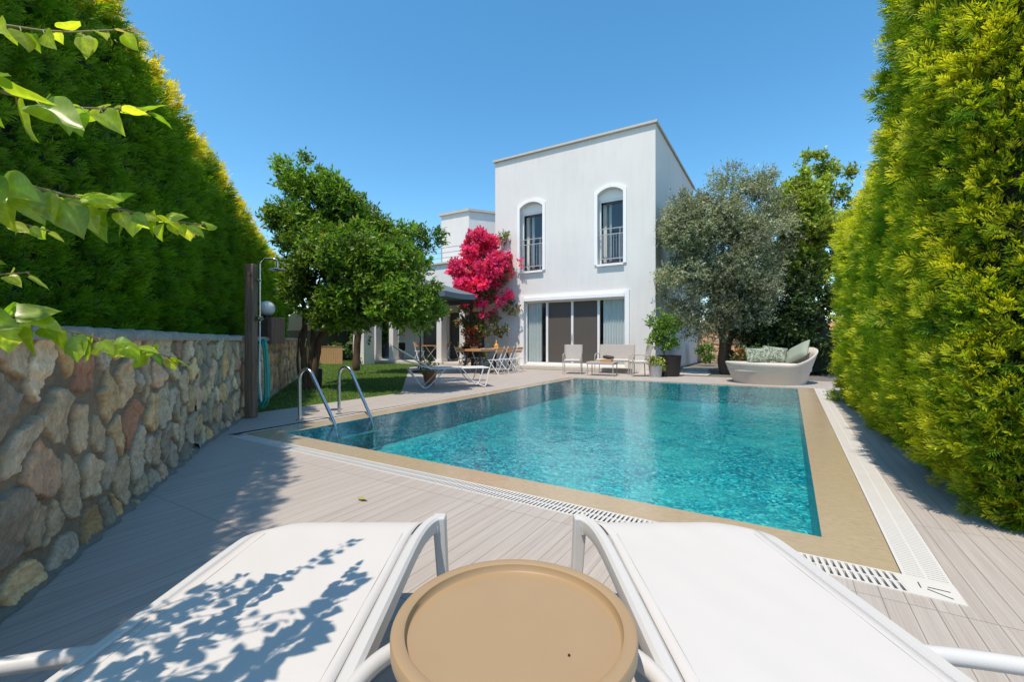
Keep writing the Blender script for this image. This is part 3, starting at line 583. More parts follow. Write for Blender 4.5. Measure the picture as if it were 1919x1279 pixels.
def upper_window(W):
    a, b, c, d = W; f = MB(); inn, out_ = arch_band(a, b, d, .19, .11, c-.0); y0, y1 = HY-.045, HY-.001
    for i in range(len(inn)-1):
        q = [inn[i], inn[i+1], out_[i+1], out_[i]]; f.add([(p[0], y0, p[1]) for p in q]+[(p[0], y1, p[1]) for p in q], [(0, 1, 2, 3), (0, 4, 5, 1), (3, 2, 6, 7), (4, 7, 6, 5)])
    win = f.build('window_surround', M['trim'], house)
    s_ = MB(); s_.box(a-.02, b+.02, HY-.10, HY+.25, c-.065, c-.002); s_.build('sill', M['trim'], win)
    fr = MB(); y = HY+.20; zt = d-.42; xm = a+(b-a)*.50
    fr.box(a, b, y, y+.06, zt, zt+.07); fr.box(a, a+.05, y, y+.06, c, zt); fr.box(b-.05, b, y, y+.06, c, zt); fr.box(a+.05, b-.05, y, y+.06, c, c+.06)
    fr.build('frame', M['pvc'], win)
    sh = MB(); sh.box(a, b, y-.02, y+.12, zt+.07, d); sh.build('shutter_box', M['trim'], win)
    sa = MB(); x0, x1 = xm-.22, b-.05; sa.box(x0, x0+.07, y+.07, y+.12, c+.06, zt); sa.box(x1-.05, x1, y+.07, y+.12, c+.06, zt); sa.box(x0+.07, x1-.05, y+.07, y+.12, zt-.07, zt); sa.box(x0+.07, x1-.05, y+.07, y+.12, c+.06, c+.14); sa.build('sash', M['brown_frame'], win)
    g = MB(); g.box(x0+.07, x1-.05, y+.09, y+.10, c+.14, zt-.07); g.build('pane', M['glass'], win)
    cu = MB(); xs = np.linspace(a+.04, xm-.1, 30); pr = None
    for i in range(29): cu.quad((xs[i], y+.24+.02*math.sin(i*1.3), c+.05), (xs[i+1], y+.24+.02*math.sin((i+1)*1.3), c+.05), (xs[i+1], y+.24+.02*math.sin((i+1)*1.3), zt), (xs[i], y+.24+.02*math.sin(i*1.3), zt))
    cu.build('curtain', M['curtain'], win, True)
    r = MB(); yr = HY+.04; zt = c+1.23
    for zz_ in (zt, zt-.20, c+.19): r.bar((a+.005, yr, zz_), (b-.005, yr, zz_), .028, .028)
    for i in range(9):
        x = a+.07+(b-a-.14)*i/8; r.tube([(x, yr, c+.19), (x, yr, zt-.20)], .008, 6)
    r.bar((a+.13, yr, c+.01), (a+.13, yr, zt), .022, .022); r.bar((b-.13, yr, c+.01), (b-.13, yr, zt), .022, .022)
    r.build('railing', M['steel_rail'], win)
upper_window(WL); upper_window(WR)
# sliding doors
f = MB(); a, b, c, d = DR; y0, y1 = HY-.06, HY-.001
f.box(a-.17, a, y0, y1, .02, d+.20); f.box(b, b+.15, y0, y1, .02, d+.20); f.box(a, b, y0, y1, d+.0, d+.20); sdoor = f.build('sliding_door', M['trim'], house)
s_ = MB(); s_.box(a-.25, b+.25, HY-.32, HY+.25, .005, .13); s_.build('step', M['coping_stone'], sdoor, bevel=.01)
sh = MB(); sh.box(a+.01, b-.01, HY-.12, HY-.062, d-.02, d+.12); sh.build('blind_box', M['trim'], sdoor, bevel=.01)
xs = [a, a+.9, a+1.92, a+2.92, b]; fr = MB(); y = HY+.14
fr.box(a, b, y, y+.07, d-.08, d); fr.box(a, b, y, y+.07, c, c+.08)
for i, x in enumerate(xs):
    wv = .05 if i in (0, 4) else .085; x_ = min(max(x, a+wv/2), b-wv/2); fr.box(x_-wv/2, x_+wv/2, y+.002*i-.012, y+.058, c+.08, d-.08)
fr.build('frame', M['pvc'], sdoor)
for i in range(4):
    g = MB(); g.box(xs[i]+.045, xs[i+1]-.045, y+.02, y+.03, c+.08, d-.08); g.build('pane', M['glass'] if i in (0, 3) else M['reflect_glass'], sdoor)
for x0, x1 in ((a+.05, a+.62), (b-.85, b-.05)):
    cu = MB(); xx = np.linspace(x0, x1, 46)
    for i in range(45):
        f_ = lambda k: y+.10+.030*math.sin(k*1.15); cu.quad((xx[i], f_(i), c+.02), (xx[i+1], f_(i+1), c+.02), (xx[i+1], f_(i+1), d-.05), (xx[i], f_(i), d-.05))
    cu.build('curtain', M['curtain'], sdoor, True)
hd_ = MB(); hd_.box(xs[2]-.015, xs[2]+.015, y-.05, y-.03, 1.05, 1.30); hd_.build('handle', M['steel_rail'], sdoor)
lm = MB(); lm.lathe([(.0, -.09), (.045, -.08), (.06, 0), (.03, .06), (0, .07)], (-8.95, HY-.10, 2.62), 14); lm.bar((-8.95, HY-.10, 2.68), (-8.95, HY, 2.68), .02, .02); lm.build('wall_lamp', M['steel_rail'], house, True)

# upper rear tower, terrace and porch
tw = thing('stair_tower', 'small white tower block with chamfered side left of the house roof', 'tower', (0, 0, 0))
poly = [(-15.3, 18), (-13.5, 18), (-11.3, 21.0), (-11.3, 24), (-15.3, 24)]
MB().prism(poly, 0, 7.62).build('wall', M['plaster'], tw); 
poly2 = [(-15.4, 17.9), (-13.45, 17.9), (-11.2, 20.97), (-11.2, 24.1), (-15.4, 24.1)]; MB().prism(poly2, 7.62, 7.74).build('coping', M['coping_stone'], tw)
po = thing('porch', 'white columned porch with roof terrace on the left of the house', 'porch', (0, 0, 0))
fl = MB(); fl.box(-18.2, HX0-.0, 14.78, 18, -.02, .12); fl.build('floor', M['coping_stone'], po, bevel=.01)
cl_x = [-17.16, -15.99, -13.03, -11.75]
for x in cl_x:
    c_ = MB(); c_.box(x, x+.28, 15.0, 15.36, .24, 2.56); c_.box(x-.03, x+.31, 14.97, 15.39, .121, .24); c_.box(x-.03, x+.31, 14.97, 15.39, 2.56, 2.66); c_.build('column', M['plaster'], po, bevel=.008)
rf = MB(); rf.box(-18.3, HX0-.002, 14.98, 15.22, 2.661, 4.40); rf.box(-18.3, HX0-.3, 15.22, 18, 2.9, 3.1); rf.box(-18.3, -18.0, 15.22, 18, 2.66, 4.4); rf.build('parapet', M['plaster'], po)
cp_ = MB(); cp_.box(-18.4, HX0-.004, 14.88, 15.28, 4.401, 4.49); cp_.build('coping', M['coping_stone'], po, bevel=.01)
rl = MB()
for x in np.arange(-18, -9.8, 1.3): rl.bar((x, 15.08, 4.49), (x, 15.08, 5.15), .035, .035)
for zz_ in (5.15, 4.93, 4.71): rl.bar((-18.1, 15.08, zz_), (HX0-.02, 15.08, zz_), .028, .028)
rl.build('railing', M['steel_rail'], po)
bw = MB(); wall_cells(bw, [-18.2, -16.4, -15.2, -14.6, -12.4, HX0], [.12, 2.5, 2.9], [(-16.4, -15.2, .1, 2.5), (-14.6, -12.4, .1, 2.5)], 17.8, 18.0); bw.build('rear_wall', M['plaster'], po)
gd = MB(); gd.box(-16.4, -15.2, 17.88, 17.9, .12, 2.5); gd.box(-14.6, -12.4, 17.88, 17.9, .12, 2.5); gd.build('pane', M['brown_frame'], po)
pl = thing('garden_pillar', 'white plastered pillar overgrown with ivy left of the porch columns', 'pillar', (-16.1, 13.65, 0))
pm = MB(); pm.box(-.42, .30, -.3, .3, 0, 3.2); pm.build('shaft', M['plaster'], pl, bevel=.01)
crown('ivy', pl, [(.0, -.1, 2.4, .7, .5, .8), (.30, -.28, 1.3, .28, .2, 1.1), (-.3, -.2, 2.9, .8, .6, .5), (-.1, -.3, .5, .25, .15, .5)], 800, 8, .10, .4, ((.02, .06, .01), (.07, .14, .025)), M['glossy_leaf'])

# ------------------------------------------------------------------ loungers by the camera (built in the camera's heading)
def lounger(label, cx_, inner):
    """local x = across, y = towards the pool; 'inner' = +1 when the table stands on its +x side"""
    p = camf(cx_, 0); t = thing('sun_lounger', label, 'sun lounger', (p.x, p.y, 0), YAW+R(.3)*(1), 'white sun loungers by the pool edge')
    for s in (-1, 1):
        r = MB(); path = [(s*.288, -.25), (s*.288, .4), (s*.288, 1.0), (s*.288, 1.40), (s*.293, 1.56), (s*.312, 1.66), (s*.345, 1.705)] if s == inner else [(s*.288, -.25), (s*.288, .4), (s*.288, 1.0), (s*.288, 1.45), (s*.282, 1.53), (s*.264, 1.60), (s*.225, 1.645), (s*.16, 1.66)]
        P = smoothpts([(x, y, 0) for x, y in path], 2)
        for sgn in (0,):
            n = len(P); vs = []; fs = []
            for i, q in enumerate(P):
                tt = (P[min(i+1, n-1)]-P[max(i-1, 0)]).normalized(); nrm = Vector((-tt.y, tt.x, 0)); hw = .022
                for du, zz_ in ((-hw, .345), (-hw*.9, .372), (-hw*.5, .380), (hw*.5, .380), (hw*.9, .372), (hw, .345), (hw*.8, .325), (-hw*.8, .325)): vs.append(q+nrm*du+Vector((0, 0, zz_-(0 if s == inner else .03*max(0, (q.y-1.50)/.16)**1.5))))
            for i in range(n-1):
                for k in range(8): fs.append((i*8+k, i*8+(k+1) % 8, (i+1)*8+(k+1) % 8, (i+1)*8+k))
            fs += [tuple(range(8)), tuple((n-1)*8+k for k in range(8))[::-1]]; r.add(vs, fs)
        r.build('side_rail', M['frame_plastic'], t, True)
        zl = .378 if s == inner else .33; lg = MB(); m = Matrix.Translation((s*(.345 if s == inner else .25), 1.705 if s == inner else 1.64, 0)); lg.add([m @ Vector(v) for v in ((-.024, -.03, zl), (.024, -.03, zl), (.024, .022, zl), (-.024, .022, zl), (-.017+s*.02, -.02, 0), (.017+s*.02, -.02, 0), (.017+s*.02, .035, 0), (-.017+s*.02, .035, 0))], [(0, 1, 2, 3), (4, 7, 6, 5), (0, 4, 5, 1), (1, 5, 6, 2), (2, 6, 7, 3), (3, 7, 4, 0)])
        lg.build('leg', M['frame_plastic'], t, bevel=.006)
        lb = MB(); lb.bar((s*.29, -.1, .33), (s*.31, -.14, 0), .045, .04); lb.build('leg', M['frame_plastic'], t, bevel=.006)
        br = MB(); br.box(min(s*.30, s*.275), max(s*.30, s*.275), 1.555, 1.59, .30, .326); br.build('bracket', M['frame_plastic'], t)
        ar = MB()
        if s == inner: pts = [(s*.29, .78, .365), (s*.31, .90, .368), (s*.36, .985, .365), (s*.43, 1.03, .355), (s*.52, 1.05, .33)]
        else: pts = [(s*.29, .985, .355), (s*.40, .97, .352), (s*.56, .93, .35), (s*.66, .86, .35), (s*.70, .70, .35)]
        ar.tube(smoothpts(pts, 2), .0185, 12); ar.build('arm', M['frame_plastic'], t, True)
    cb = MB(); cb.bar((-.2*inner, 1.68, .335), (.345*inner, 1.68, .335), .03, .03); cb.build('crossbar', M['frame_plastic'], t)
    nx, ny = 24, 60; V = []; hwid = .268
    for j in range(ny+1):
        y = -.2+(1.72+.2)*j/ny
        for i in range(nx+1):
            u = i/nx*2-1; x = u*hwid; e = max(0, (y-1.60)/.12); ex = max(0, (y-1.5)/.22)
            z_ = .377-.006*(1-u*u)*math.sin(min(1, (y+.2)/1.9)*math.pi)-.035*e*e+.0012*math.sin(x*40+y*13)*math.sin(y*9)
            so_ = u*inner; y2 = y if so_ > 0 else y-.10*max(0, -so_-.55)**2*4*ex; V.append((x*((1+.14*ex*ex) if so_ > 0 else 1-.10*ex**3), y2, z_))
    F = [(j*(nx+1)+i, j*(nx+1)+i+1, (j+1)*(nx+1)+i+1, (j+1)*(nx+1)+i) for j in range(ny) for i in range(nx)]
    o = np_mesh('sling', V, F, M['fabric'], t, None, True); md = o.modifiers.new('thick', 'SOLIDIFY'); md.thickness = .004
    for s in (-1, 1):
        for off in (.240,):
            q = MB(); q.tube([(s*off, -.2+.05*i, .3762) for i in range(36)], .0009, 4)
        q.build('seam', M['seam'], t)
    return t
lounger('white sling sun lounger dappled with leaf shadow left of the tan side table', -.615, 1)
lounger('plain sunlit white sling sun lounger right of the tan side table', .615, -1)
p = camf(.004, .897); t = thing('side_table', 'round tan tray table between the two white sun loungers', 'table', (p.x, p.y, 0))
tp = MB(); tp.lathe([(.0, .455), (.235, .455), (.242, .462), (.2425, .484), (.240, .489), (.236, .4905), (.221, .4905), (.216, .488), (.2145, .475), (.211, .4715), (.0, .4715)], seg=128); tp.build('tray', M['tray'], t, True)
st_ = MB(); st_.lathe([(.03, .03), (.028, .454)], seg=20); st_.build('stem', M['tray'], t, True)
bs = MB(); bs.lathe([(.0, 0), (.16, 0), (.165, .008), (.15, .02), (.03, .03), (0, .03)], seg=40); bs.build('base', M['tray'], t, True)
sp_ = MB(); sp_.lathe([(.0, .001), (.0028, .001), (.002, .003), (0, .003)], (.13, -.02, .4715), 8); sp_.build('vent_hole', M['black_metal'], t)

# ------------------------------------------------------------------ pool ladder, drain cover, fallen leaf
lad = thing('pool_ladder', 'stainless steel pool ladder at the left corner of the pool', 'ladder', (0, 0, 0))
for (x0, y0), (x1, y1) in (((-5.45, 3.55), (-4.80, 3.62)), ((-5.42, 4.14), (-4.82, 4.21))):
    d = Vector((x1-x0, y1-y0, 0)); L = d.length; d.normalize(); prof_ = [(0, 0), (0, .30), (0, .50)]+[(.125-.125*math.cos(R(a)), .545+.135*math.sin(R(a))) for a in range(0, 151, 15)]
    last = prof_[-1]; prof_ += [(last[0]+(L-.05-last[0])*.5, .33), (L-.03, .02), (L+.03, -.12), (L+.04, -.75)]
    P = [Vector((x0, y0, 0))+d*u+Vector((0, 0, v)) for u, v in prof_]; r = MB(); r.tube(smoothpts(P, 1), .0215, 14); r.build('handrail', M['chrome'], lad, True)
    fl = MB(); fl.lathe([(.0, .001), (.05, .001), (.05, .008), (.025, .014), (0, .014)], (x0, y0, 0), 20); fl.build('flange', M['chrome'], lad, True)
for k in range(3):
    z_ = -.18-.24*k; tr_ = MB(); tr_.box(-4.80, -4.70, 3.62, 4.20, z_, z_+.025); tr_.build('tread', M['chrome'], lad)
o = MB().lathe([(0, .001), (.085, .001), (.085, .006), (.0, .007)], (-5.95, 4.1, 0), 24).build('drain_cover', M['gravel'], None, True); tag(o, 'round grey drain cover in the deck behind the pool ladder', 'drain cover')
lf = MB(); lf.add([(0, 0, .004), (.03, .018, .014), (.07, .008, .006), (.095, -.004, .016), (.06, -.02, .012), (.025, -.018, .005)], [(0, 1, 2, 5), (2, 3, 4, 5)]); lf = lf.build('fallen_leaf', simple('leaf_dry', (.32, .30, .06), .6)); lf.location = (-2.40, 1.98, .002); tag(lf, 'single yellow green leaf fallen on the deck before the pool', 'leaf')

# ------------------------------------------------------------------ shower, hose, globe lamp
sh = thing('outdoor_shower', 'outdoor shower with rain head on a weathered wooden post', 'shower', (-6.19, 3.32, 0), YAW)
p_ = MB(); p_.box(-.06, .06, -.06, .06, 0, 2.10); p_.build('post', M['post'], sh, bevel=.012)
pi = MB(); pi.tube([(.12, 0, 1.30), (.12, 0, 2.02)]+[(.12+.075-.075*math.cos(R(a)), 0, 2.10+.075*math.sin(R(a))) for a in range(0, 91, 15)]+[(.30, 0, 2.175)]+[(.30+.06*math.sin(R(a)), 0, 2.115+.06*math.cos(R(a))) for a in range(0, 91, 15)]+[(.36, 0, 2.05)], .0125, 12); pi.build('riser_pipe', M['chrome'], sh, True)
hd2 = MB(); hd2.lathe([(.0, .0), (.11, .0), (.115, .006), (.10, .014), (.02, .03), (0, .03)], (.36, 0, 2.02), 28); hd2.build('shower_head', M['chrome'], sh, True)
for z_ in (1.88, 1.33): b_ = MB(); b_.tube([(.07, 0, z_), (.135, 0, z_)], .016, 10); b_.build('bracket', M['chrome'], sh, True)
vl = MB(); vl.tube([(.075, 0, 1.36), (.16, 0, 1.36)], .024, 14); vl.tube([(.12, -.03, 1.36), (.12, -.06, 1.36)], .015, 10); vl.build('tap', M['chrome'], sh, True)
hs = MB(); hs.tube(smoothpts([(.12, 0, 1.30), (.125, -.01, .9), (.12, -.02, .55), (.15, -.03, .35), (.165, -.03, .2), (.13, -.02, .3), (.12, 0, .78)], 3), .008, 8); hs.build('shower_hose', M['white_metal'], sh, True)
b_ = MB(); b_.tube([(.07, 0, .78), (.16, 0, .78)], .01, 8); b_.build('bracket', M['chrome'], sh, True)
p = camf(-.5645*6.4, 6.4); ho = thing('garden_hose', 'coiled teal green garden hose hanging on the stone wall', 'hose', (p.x, p.y, 0), YAW)
hm = MB(); rr_ = random.Random(4)
for k in range(13):
    wv = rr_.uniform(.06, .125); zb_ = rr_.uniform(.06, .22); y_ = rr_.uniform(-.05, .04); zt_ = rr_.uniform(.98, 1.05); x_ = rr_.uniform(-.02, .02)
    hm.tube(smoothpts([(x_-.05, y_, zt_), (x_-wv*.7, y_+.01, .72), (x_-wv, y_, .38), (x_-wv*.8, y_, zb_+.06), (x_, y_-.01, zb_), (x_+wv*.8, y_, zb_+.06), (x_+wv, y_, .38), (x_+wv*.7, y_+.01, .72), (x_+.05, y_, zt_), (x_, y_, zt_+.04), (x_-.05, y_, zt_)], 2), .0095, 7)
hm.build('coil', M['hose'], ho, True); nz_ = MB(); nz_.tube([(-.13, -.05, .10), (-.12, -.05, .30)], .018, 10); nz_.build('nozzle', M['black_metal'], ho, True); rn = MB(); rn.tube([(-.125, -.05, .33), (-.12, -.05, .39)], .026, 10); rn.build('valve', M['red'], ho, True)
bk_ = MB(); bk_.tube([(0, .10, 1.03), (0, -.07, 1.03)], .015, 8); bk_.build('hook', M['black_metal'], ho, True)
p = camf(-.545*8.15-.04, 8.15); gl = thing('globe_lamp', 'opal globe lamp on its stone pillar on top of the wall', 'lamp', (p.x, p.y, 1.0), YAW+R(-10))
pm = MB(); pm.box(-.19, .12, -.17, .17, 0, .47); pm.build('pillar', M['bark'], gl, bevel=.02); pm = MB(); pm.box(.121, .21, -.18, .18, .0, .48); pm.build('pillar', M['post'], gl, bevel=.01)
MB().lathe([(.0, .48), (.07, .48), (.06, .52), (0, .52)], (-.03, 0, 0), 16).build('collar', M['black_metal'], gl, True)
MB().lathe([(.138*math.sin(R(a)), .65-.138*math.cos(R(a))) for a in range(10, 181, 10)], (-.03, 0, 0), 32).build('globe', M['globe'], gl, True)

# ------------------------------------------------------------------ far lounger, terracotta pot
fa = thing('sun_lounger', 'white tubular sun lounger with raised backrest on the deck beyond the ladder', 'sun lounger', (-6.62, 7.72, 0), math.atan2(1.05, .95)-R(90)+R(2))
for s in (-1, 1):
    r = MB(); x = s*.30; r.tube([(x, -.25, .44), (x, 1.08, .44)], .014, 8); r.build('side_rail', M['white_metal'], fa, True)
    r = MB(); r.tube(smoothpts([(x, -.22, .44), (x, -1.0, .93)], 1), .014, 8); r.tube([(x, -.22, .44), (x, -.9, .66)], .011, 8); r.build('back_frame', M['white_metal'], fa, True)
    r = MB(); r.tube(smoothpts([(x, -.70, .44), (x, -.42, .04), (x, -.36, .015), (x, -.28, .04), (x, .1, .44)], 2), .012, 8); r.build('leg', M['white_metal'], fa, True)
    r = MB(); r.tube(smoothpts([(x, .45, .44), (x, .72, .12), (x, .78, .06), (x, .86, .12), (x, .95, .42)], 2), .012, 8); r.tube(smoothpts([(x, .8, .1), (x, .95, .02), (x, 1.02, .04), (x, 1.10, .42)], 2), .012, 8); r.build('leg', M['white_metal'], fa, True)
for y_, z_ in ((1.08, .44), (-1.0, .93), (-.36, .015), (.98, .02)): r = MB(); r.tube([(-.3, y_, z_), (.3, y_, z_)], .013, 8); r.build('crossbar', M['white_metal'], fa, True)
r = MB(); r.box(-.285, .285, -.2, 1.06, .445, .452); r.build('sling', M['fabric'], fa)
r = MB(); r.add([(-.285, -.23, .447), (.285, -.23, .447), (.285, -.99, .928), (-.285, -.99, .928), (-.285, -.235, .441), (.285, -.235, .441), (.285, -.995, .922), (-.285, -.995, .922)], [(0, 1, 2, 3), (4, 7, 6, 5), (0, 4, 5, 1), (1, 5, 6, 2), (2, 6, 7, 3), (3, 7, 4, 0)]); r.build('back_sling', M['sage'], fa)
tpz = thing('terracotta_pot', 'small terracotta flower pot under the white tubular lounger', 'pot', (-7.25, 8.1, 0)); MB().lathe([(.0, 0), (.11, 0), (.16, .24), (.18, .24), (.185, .30), (.155, .30), (.14, .24), (0, .24)], seg=24).build('pot', M['terracotta'], tpz, True)
crown('leaves', tpz, [(0, 0, .42, .16, .16, .12)], 60, 6, .06, .3, ((.03, .09, .01), (.08, .18, .02)), M['foliage'])

# ------------------------------------------------------------------ seating group before the house
def armchair(label, loc, rz, wid=.56, name='garden_chair', cat='chair', group='taupe garden armchairs'):
    t = thing(name, label, cat, loc, rz, group); hw = wid/2
    for s in (-1, 1):
        r = MB(); x = s*hw
        r.tube(smoothpts([(x, -.27, 0), (x, -.25, .30), (x, -.25, .56), (x, -.18, .635), (x, .0, .645), (x, .24, .62)], 2), .014, 8); r.build('arm_frame', M['taupe_frame'], t, True)
        r = MB(); r.tube([(x, .24, 0), (x, .22, .42), (x, .31, .93)], .014, 8); r.build('back_leg', M['taupe_frame'], t, True)
    r = MB(); r.box(-hw, hw, -.25, .24, .385, .41); r.build('seat_frame', M['taupe_frame'], t, bevel=.005)
    r = MB(); r.box(-hw+.03, hw-.03, -.25, .2, .411, .465); r.build('cushion', M['cushion'], t, bevel=.02)
    r = MB(); m = Matrix.Translation((0, .225, .44)) @ Matrix.Rotation(R(-11), 4, 'X'); r.box(-hw+.015, hw-.015, -.008, .008, .03, .50, m); r.build('backrest', M['taupe_frame'], t, bevel=.005)
    return t
armchair('taupe garden armchair left of the coffee table by the sliding door', (-5.72, 13.15, 0), R(18))
armchair('taupe garden armchair right of the coffee table beside the wicker pot', (-3.62, 13.25, 0), R(-62))
armchair('taupe two seat garden sofa against the house wall behind the coffee table', (-4.62, 14.0, 0), R(3), 1.16, 'garden_sofa', 'sofa', None)
t = thing('coffee_table', 'low taupe rectangular coffee table before the garden sofa', 'table', (-4.66, 12.95, 0), R(4))
r = MB(); r.box(-.42, .42, -.26, .26, .34, .42); r.build('tabletop', M['taupe_frame'], t, bevel=.008)
for sx_ in (-1, 1):
    for sy_ in (-1, 1): r = MB(); r.tube([(sx_*.39, sy_*.23, 0), (sx_*.39, sy_*.23, .34)], .015, 8); r.build('leg', M['taupe_frame'], t, True)
o = MB().box(-.17, .17, -.11, .11, 0, .075).build('wooden_box', M['wood_chair'], None, bevel=.006); o.location = (-4.50, 12.90, .421); tag(o, 'small brown wooden box on the low coffee table', 'box')
o = MB().box(-.2, .1, -.16, .16, 0, .12, Matrix.Rotation(R(12), 4, 'Y')).build('throw_pillow', M['black_metal'], None, bevel=.04); o.location = (-4.75, 13.9, .47); o.scale = (1, 1, .8); tag(o, 'dark cushion lying on the taupe garden sofa', 'cushion')
# dining table and folding chairs
t = thing('dining_table', 'long wooden dining table with black trestle legs beside the bougainvillea', 'table', (-8.45, 12.35, 0))
r = MB(); r.box(-.42, .42, -1.02, 1.02, .72, .79); r.build('tabletop', M['wood_chair'], t, bevel=.006)
for sy_ in (-1, 1):
    for sx_ in (-1, 1): r = MB(); r.bar((sx_*.22, sy_*.82, .72), (sx_*.36, sy_*.92, 0), .05, .07); r.build('leg', M['black_metal'], t)
def fchair():
    t = thing('folding_chair', 'white folding chair with wooden slats at the near end of the dining table', 'chair', (0, 0, 0), 0, 'folding chairs round the dining table')
    for s in (-1, 1):
        x = s*.19; r = MB(); r.bar((x, -.20, 0), (x, .20, .88), .022, .012, (1, 0, 0)); r.build('leg', M['white_metal'], t); r = MB(); r.bar((x*.92, .22, 0), (x*.92, -.17, .45), .022, .012, (1, 0, 0)); r.build('leg', M['white_metal'], t)
    r = MB(); r.bar((-.19, -.14, .13), (.19, -.14, .13), .012, .012); r.build('stretcher', M['white_metal'], t); r = MB(); r.bar((-.18, .15, .13), (.18, .15, .13), .012, .012); r.build('stretcher', M['white_metal'], t)
    r = MB()
    for k in range(6): r.box(-.19, .19, -.19+k*.062, -.145+k*.062, .445, .46)
    r.build('seat', M['white_metal'], t); r = MB()
    for z_ in (.80, .70): m = Matrix.Translation((0, .20*(z_-.44)/.44+.0, z_)) @ Matrix.Rotation(R(-20), 4, 'X'); r.box(-.2, .2, -.012, .004, -.04, .04, m)
    r.build('backrest', M['wood_chair'], t); return t
c0 = fchair(); c0.location = (-7.72, 11.72, 0); c0.rotation_euler = (0, 0, R(-90))
copy_tree(c0, (-7.72, 12.33, 0), R(-90), 'white folding chair in the middle of the row beside the dining table')
copy_tree(c0, (-7.72, 12.94, 0), R(-90), 'white folding chair at the house end of the row beside the dining table')
copy_tree(c0, (-9.2, 11.9, 0), R(92), 'white folding chair across the dining table, nearer the lawn')
copy_tree(c0, (-9.2, 12.8, 0), R(88), 'white folding chair across the dining table, under the bougainvillea')
def glass(loc, label):
    o = MB().lathe([(.0, 0), (.03, 0), (.004, .008), (.004, .08), (.03, .11), (.036, .15), (.03, .19), (.028, .19), (.033, .15), (.0, .10)], seg=16).build('wine_glass', M['glass'], None, True); o.location = loc; tag(o, label, 'glass', 'wine glasses on the dining table'); return o
glass((-8.62, 11.75, .791), 'wine glass at the lawn end of the wooden dining table'); glass((-8.55, 12.05, .791), 'second wine glass from the lawn end of the dining table'); glass((-8.5, 12.4, .791), 'third wine glass on the dining table, nearest the bottle')
bt = thing('bottle', 'amber bottle with pale cap standing on the dining table', 'bottle', (-8.32, 12.65, .791)); MB().lathe([(.0, 0), (.075, 0), (.08, .12), (.04, .16), (.016, .19), (.015, .24), (0, .24)], seg=18).build('glass_body', M['amber'], bt, True); MB().lathe([(.0, .241), (.018, .241), (.018, .28), (0, .28)], seg=12).build('cap', M['plate'], bt, True)
for i, (x, y_, l_) in enumerate(((-8.2, 11.75, 'white plate at the lawn end of the dining table'), (-8.2, 12.3, 'white plate in the middle of the dining table'))):
    o = MB().lathe([(0, 0), (.08, 0), (.13, .015), (.128, .018), (.08, .005), (0, .005)], seg=24).build('plate', M['plate'], None, True); o.location = (x, y_, .791); tag(o, l_, 'plate', 'plates on the dining table')
# porch table and chairs
t = thing('bistro_table', 'round wooden bistro table with crossed white legs in the porch', 'table', (-13.9, 15.9, .12)); MB().lathe([(0, .70), (.62, .70), (.62, .73), (0, .73)], seg=32).build('tabletop', M['wood_chair'], t, True)
for s in (-1, 1):
    for q in (-1, 1): r = MB(); r.bar((s*.35, q*.3, 0), (-s*.35, q*.3, .7), .02, .02); r.build('leg', M['white_metal'], t)
copy_tree(c0, (-14.75, 15.75, .12), R(80), 'white folding chair left of the round porch table'); copy_tree(c0, (-13.15, 15.75, .12), R(-80), 'white folding chair right of the round porch table'); copy_tree(c0, (-12.2, 15.9, .12), R(70), 'white folding chair alone between the right porch columns')
gr = thing('barbecue', 'dark barbecue grill with side shelf at the left of the porch', 'barbecue', (-16.7, 16.2, .12)); MB().box(-.35, .35, -.25, .25, .45, .85).build('firebox', M['black_metal'], gr, bevel=.03); MB().box(-.3, .3, -.2, .2, .05, .449).build('cabinet', M['steel_rail'], gr)
# parasol
um = thing('parasol', 'slate grey parasol behind the white tubular lounger', 'parasol', (-10.44, 11.2, 0), R(20))
MB().lathe([(.0, 0), (.28, 0), (.28, .05), (.06, .08), (0, .08)], seg=28).build('base', M['black_metal'], um, True); MB().tube([(0, 0, .05), (0, 0, 3.15)], .022, 12).build('pole', M['black_metal'], um, True)
V = [(0, 0, 3.18)]; F = []; N8 = 8; rr2 = [.6, 1.2, 1.85]
for j, r_ in enumerate(rr2):
    for k in range(N8*4):
        a = 2*math.pi*k/(N8*4); sag = 1-.06*abs(math.sin(a*4))*(r_/1.85); sc_ = r_*(math.cos(math.pi/8)/math.cos((a % (math.pi/4))-math.pi/8))*1.04; V.append((sc_*math.cos(a), sc_*math.sin(a), 3.18-.60*(r_/1.85)**1.05-.03*abs(math.sin(a*4))))
n32 = 32; ca_ = MB(); fs = [(0, 1+k, 1+(k+1) % n32) for k in range(n32)]+[(1+j*n32+k, 1+(j+1)*n32+k, 1+(j+1)*n32+(k+1) % n32, 1+j*n32+(k+1) % n32) for j in range(2) for k in range(n32)]
vb = len(V); V += [(v[0]*1.0, v[1]*1.0, v[2]-.17) for v in V[1+2*n32:1+3*n32]]; fs += [(1+2*n32+k, vb+k, vb+(k+1) % n32, 1+2*n32+(k+1) % n32) for k in range(n32)]
ca_.add(V, fs); ca_.build('canopy', M['umbrella'], um)
for k in range(8): a = 2*math.pi*k/8; r = MB(); r.bar((0, 0, 3.1), (1.82*math.cos(a), 1.82*math.sin(a), 2.56), .015, .015); r.build('rib', M['black_metal'], um)

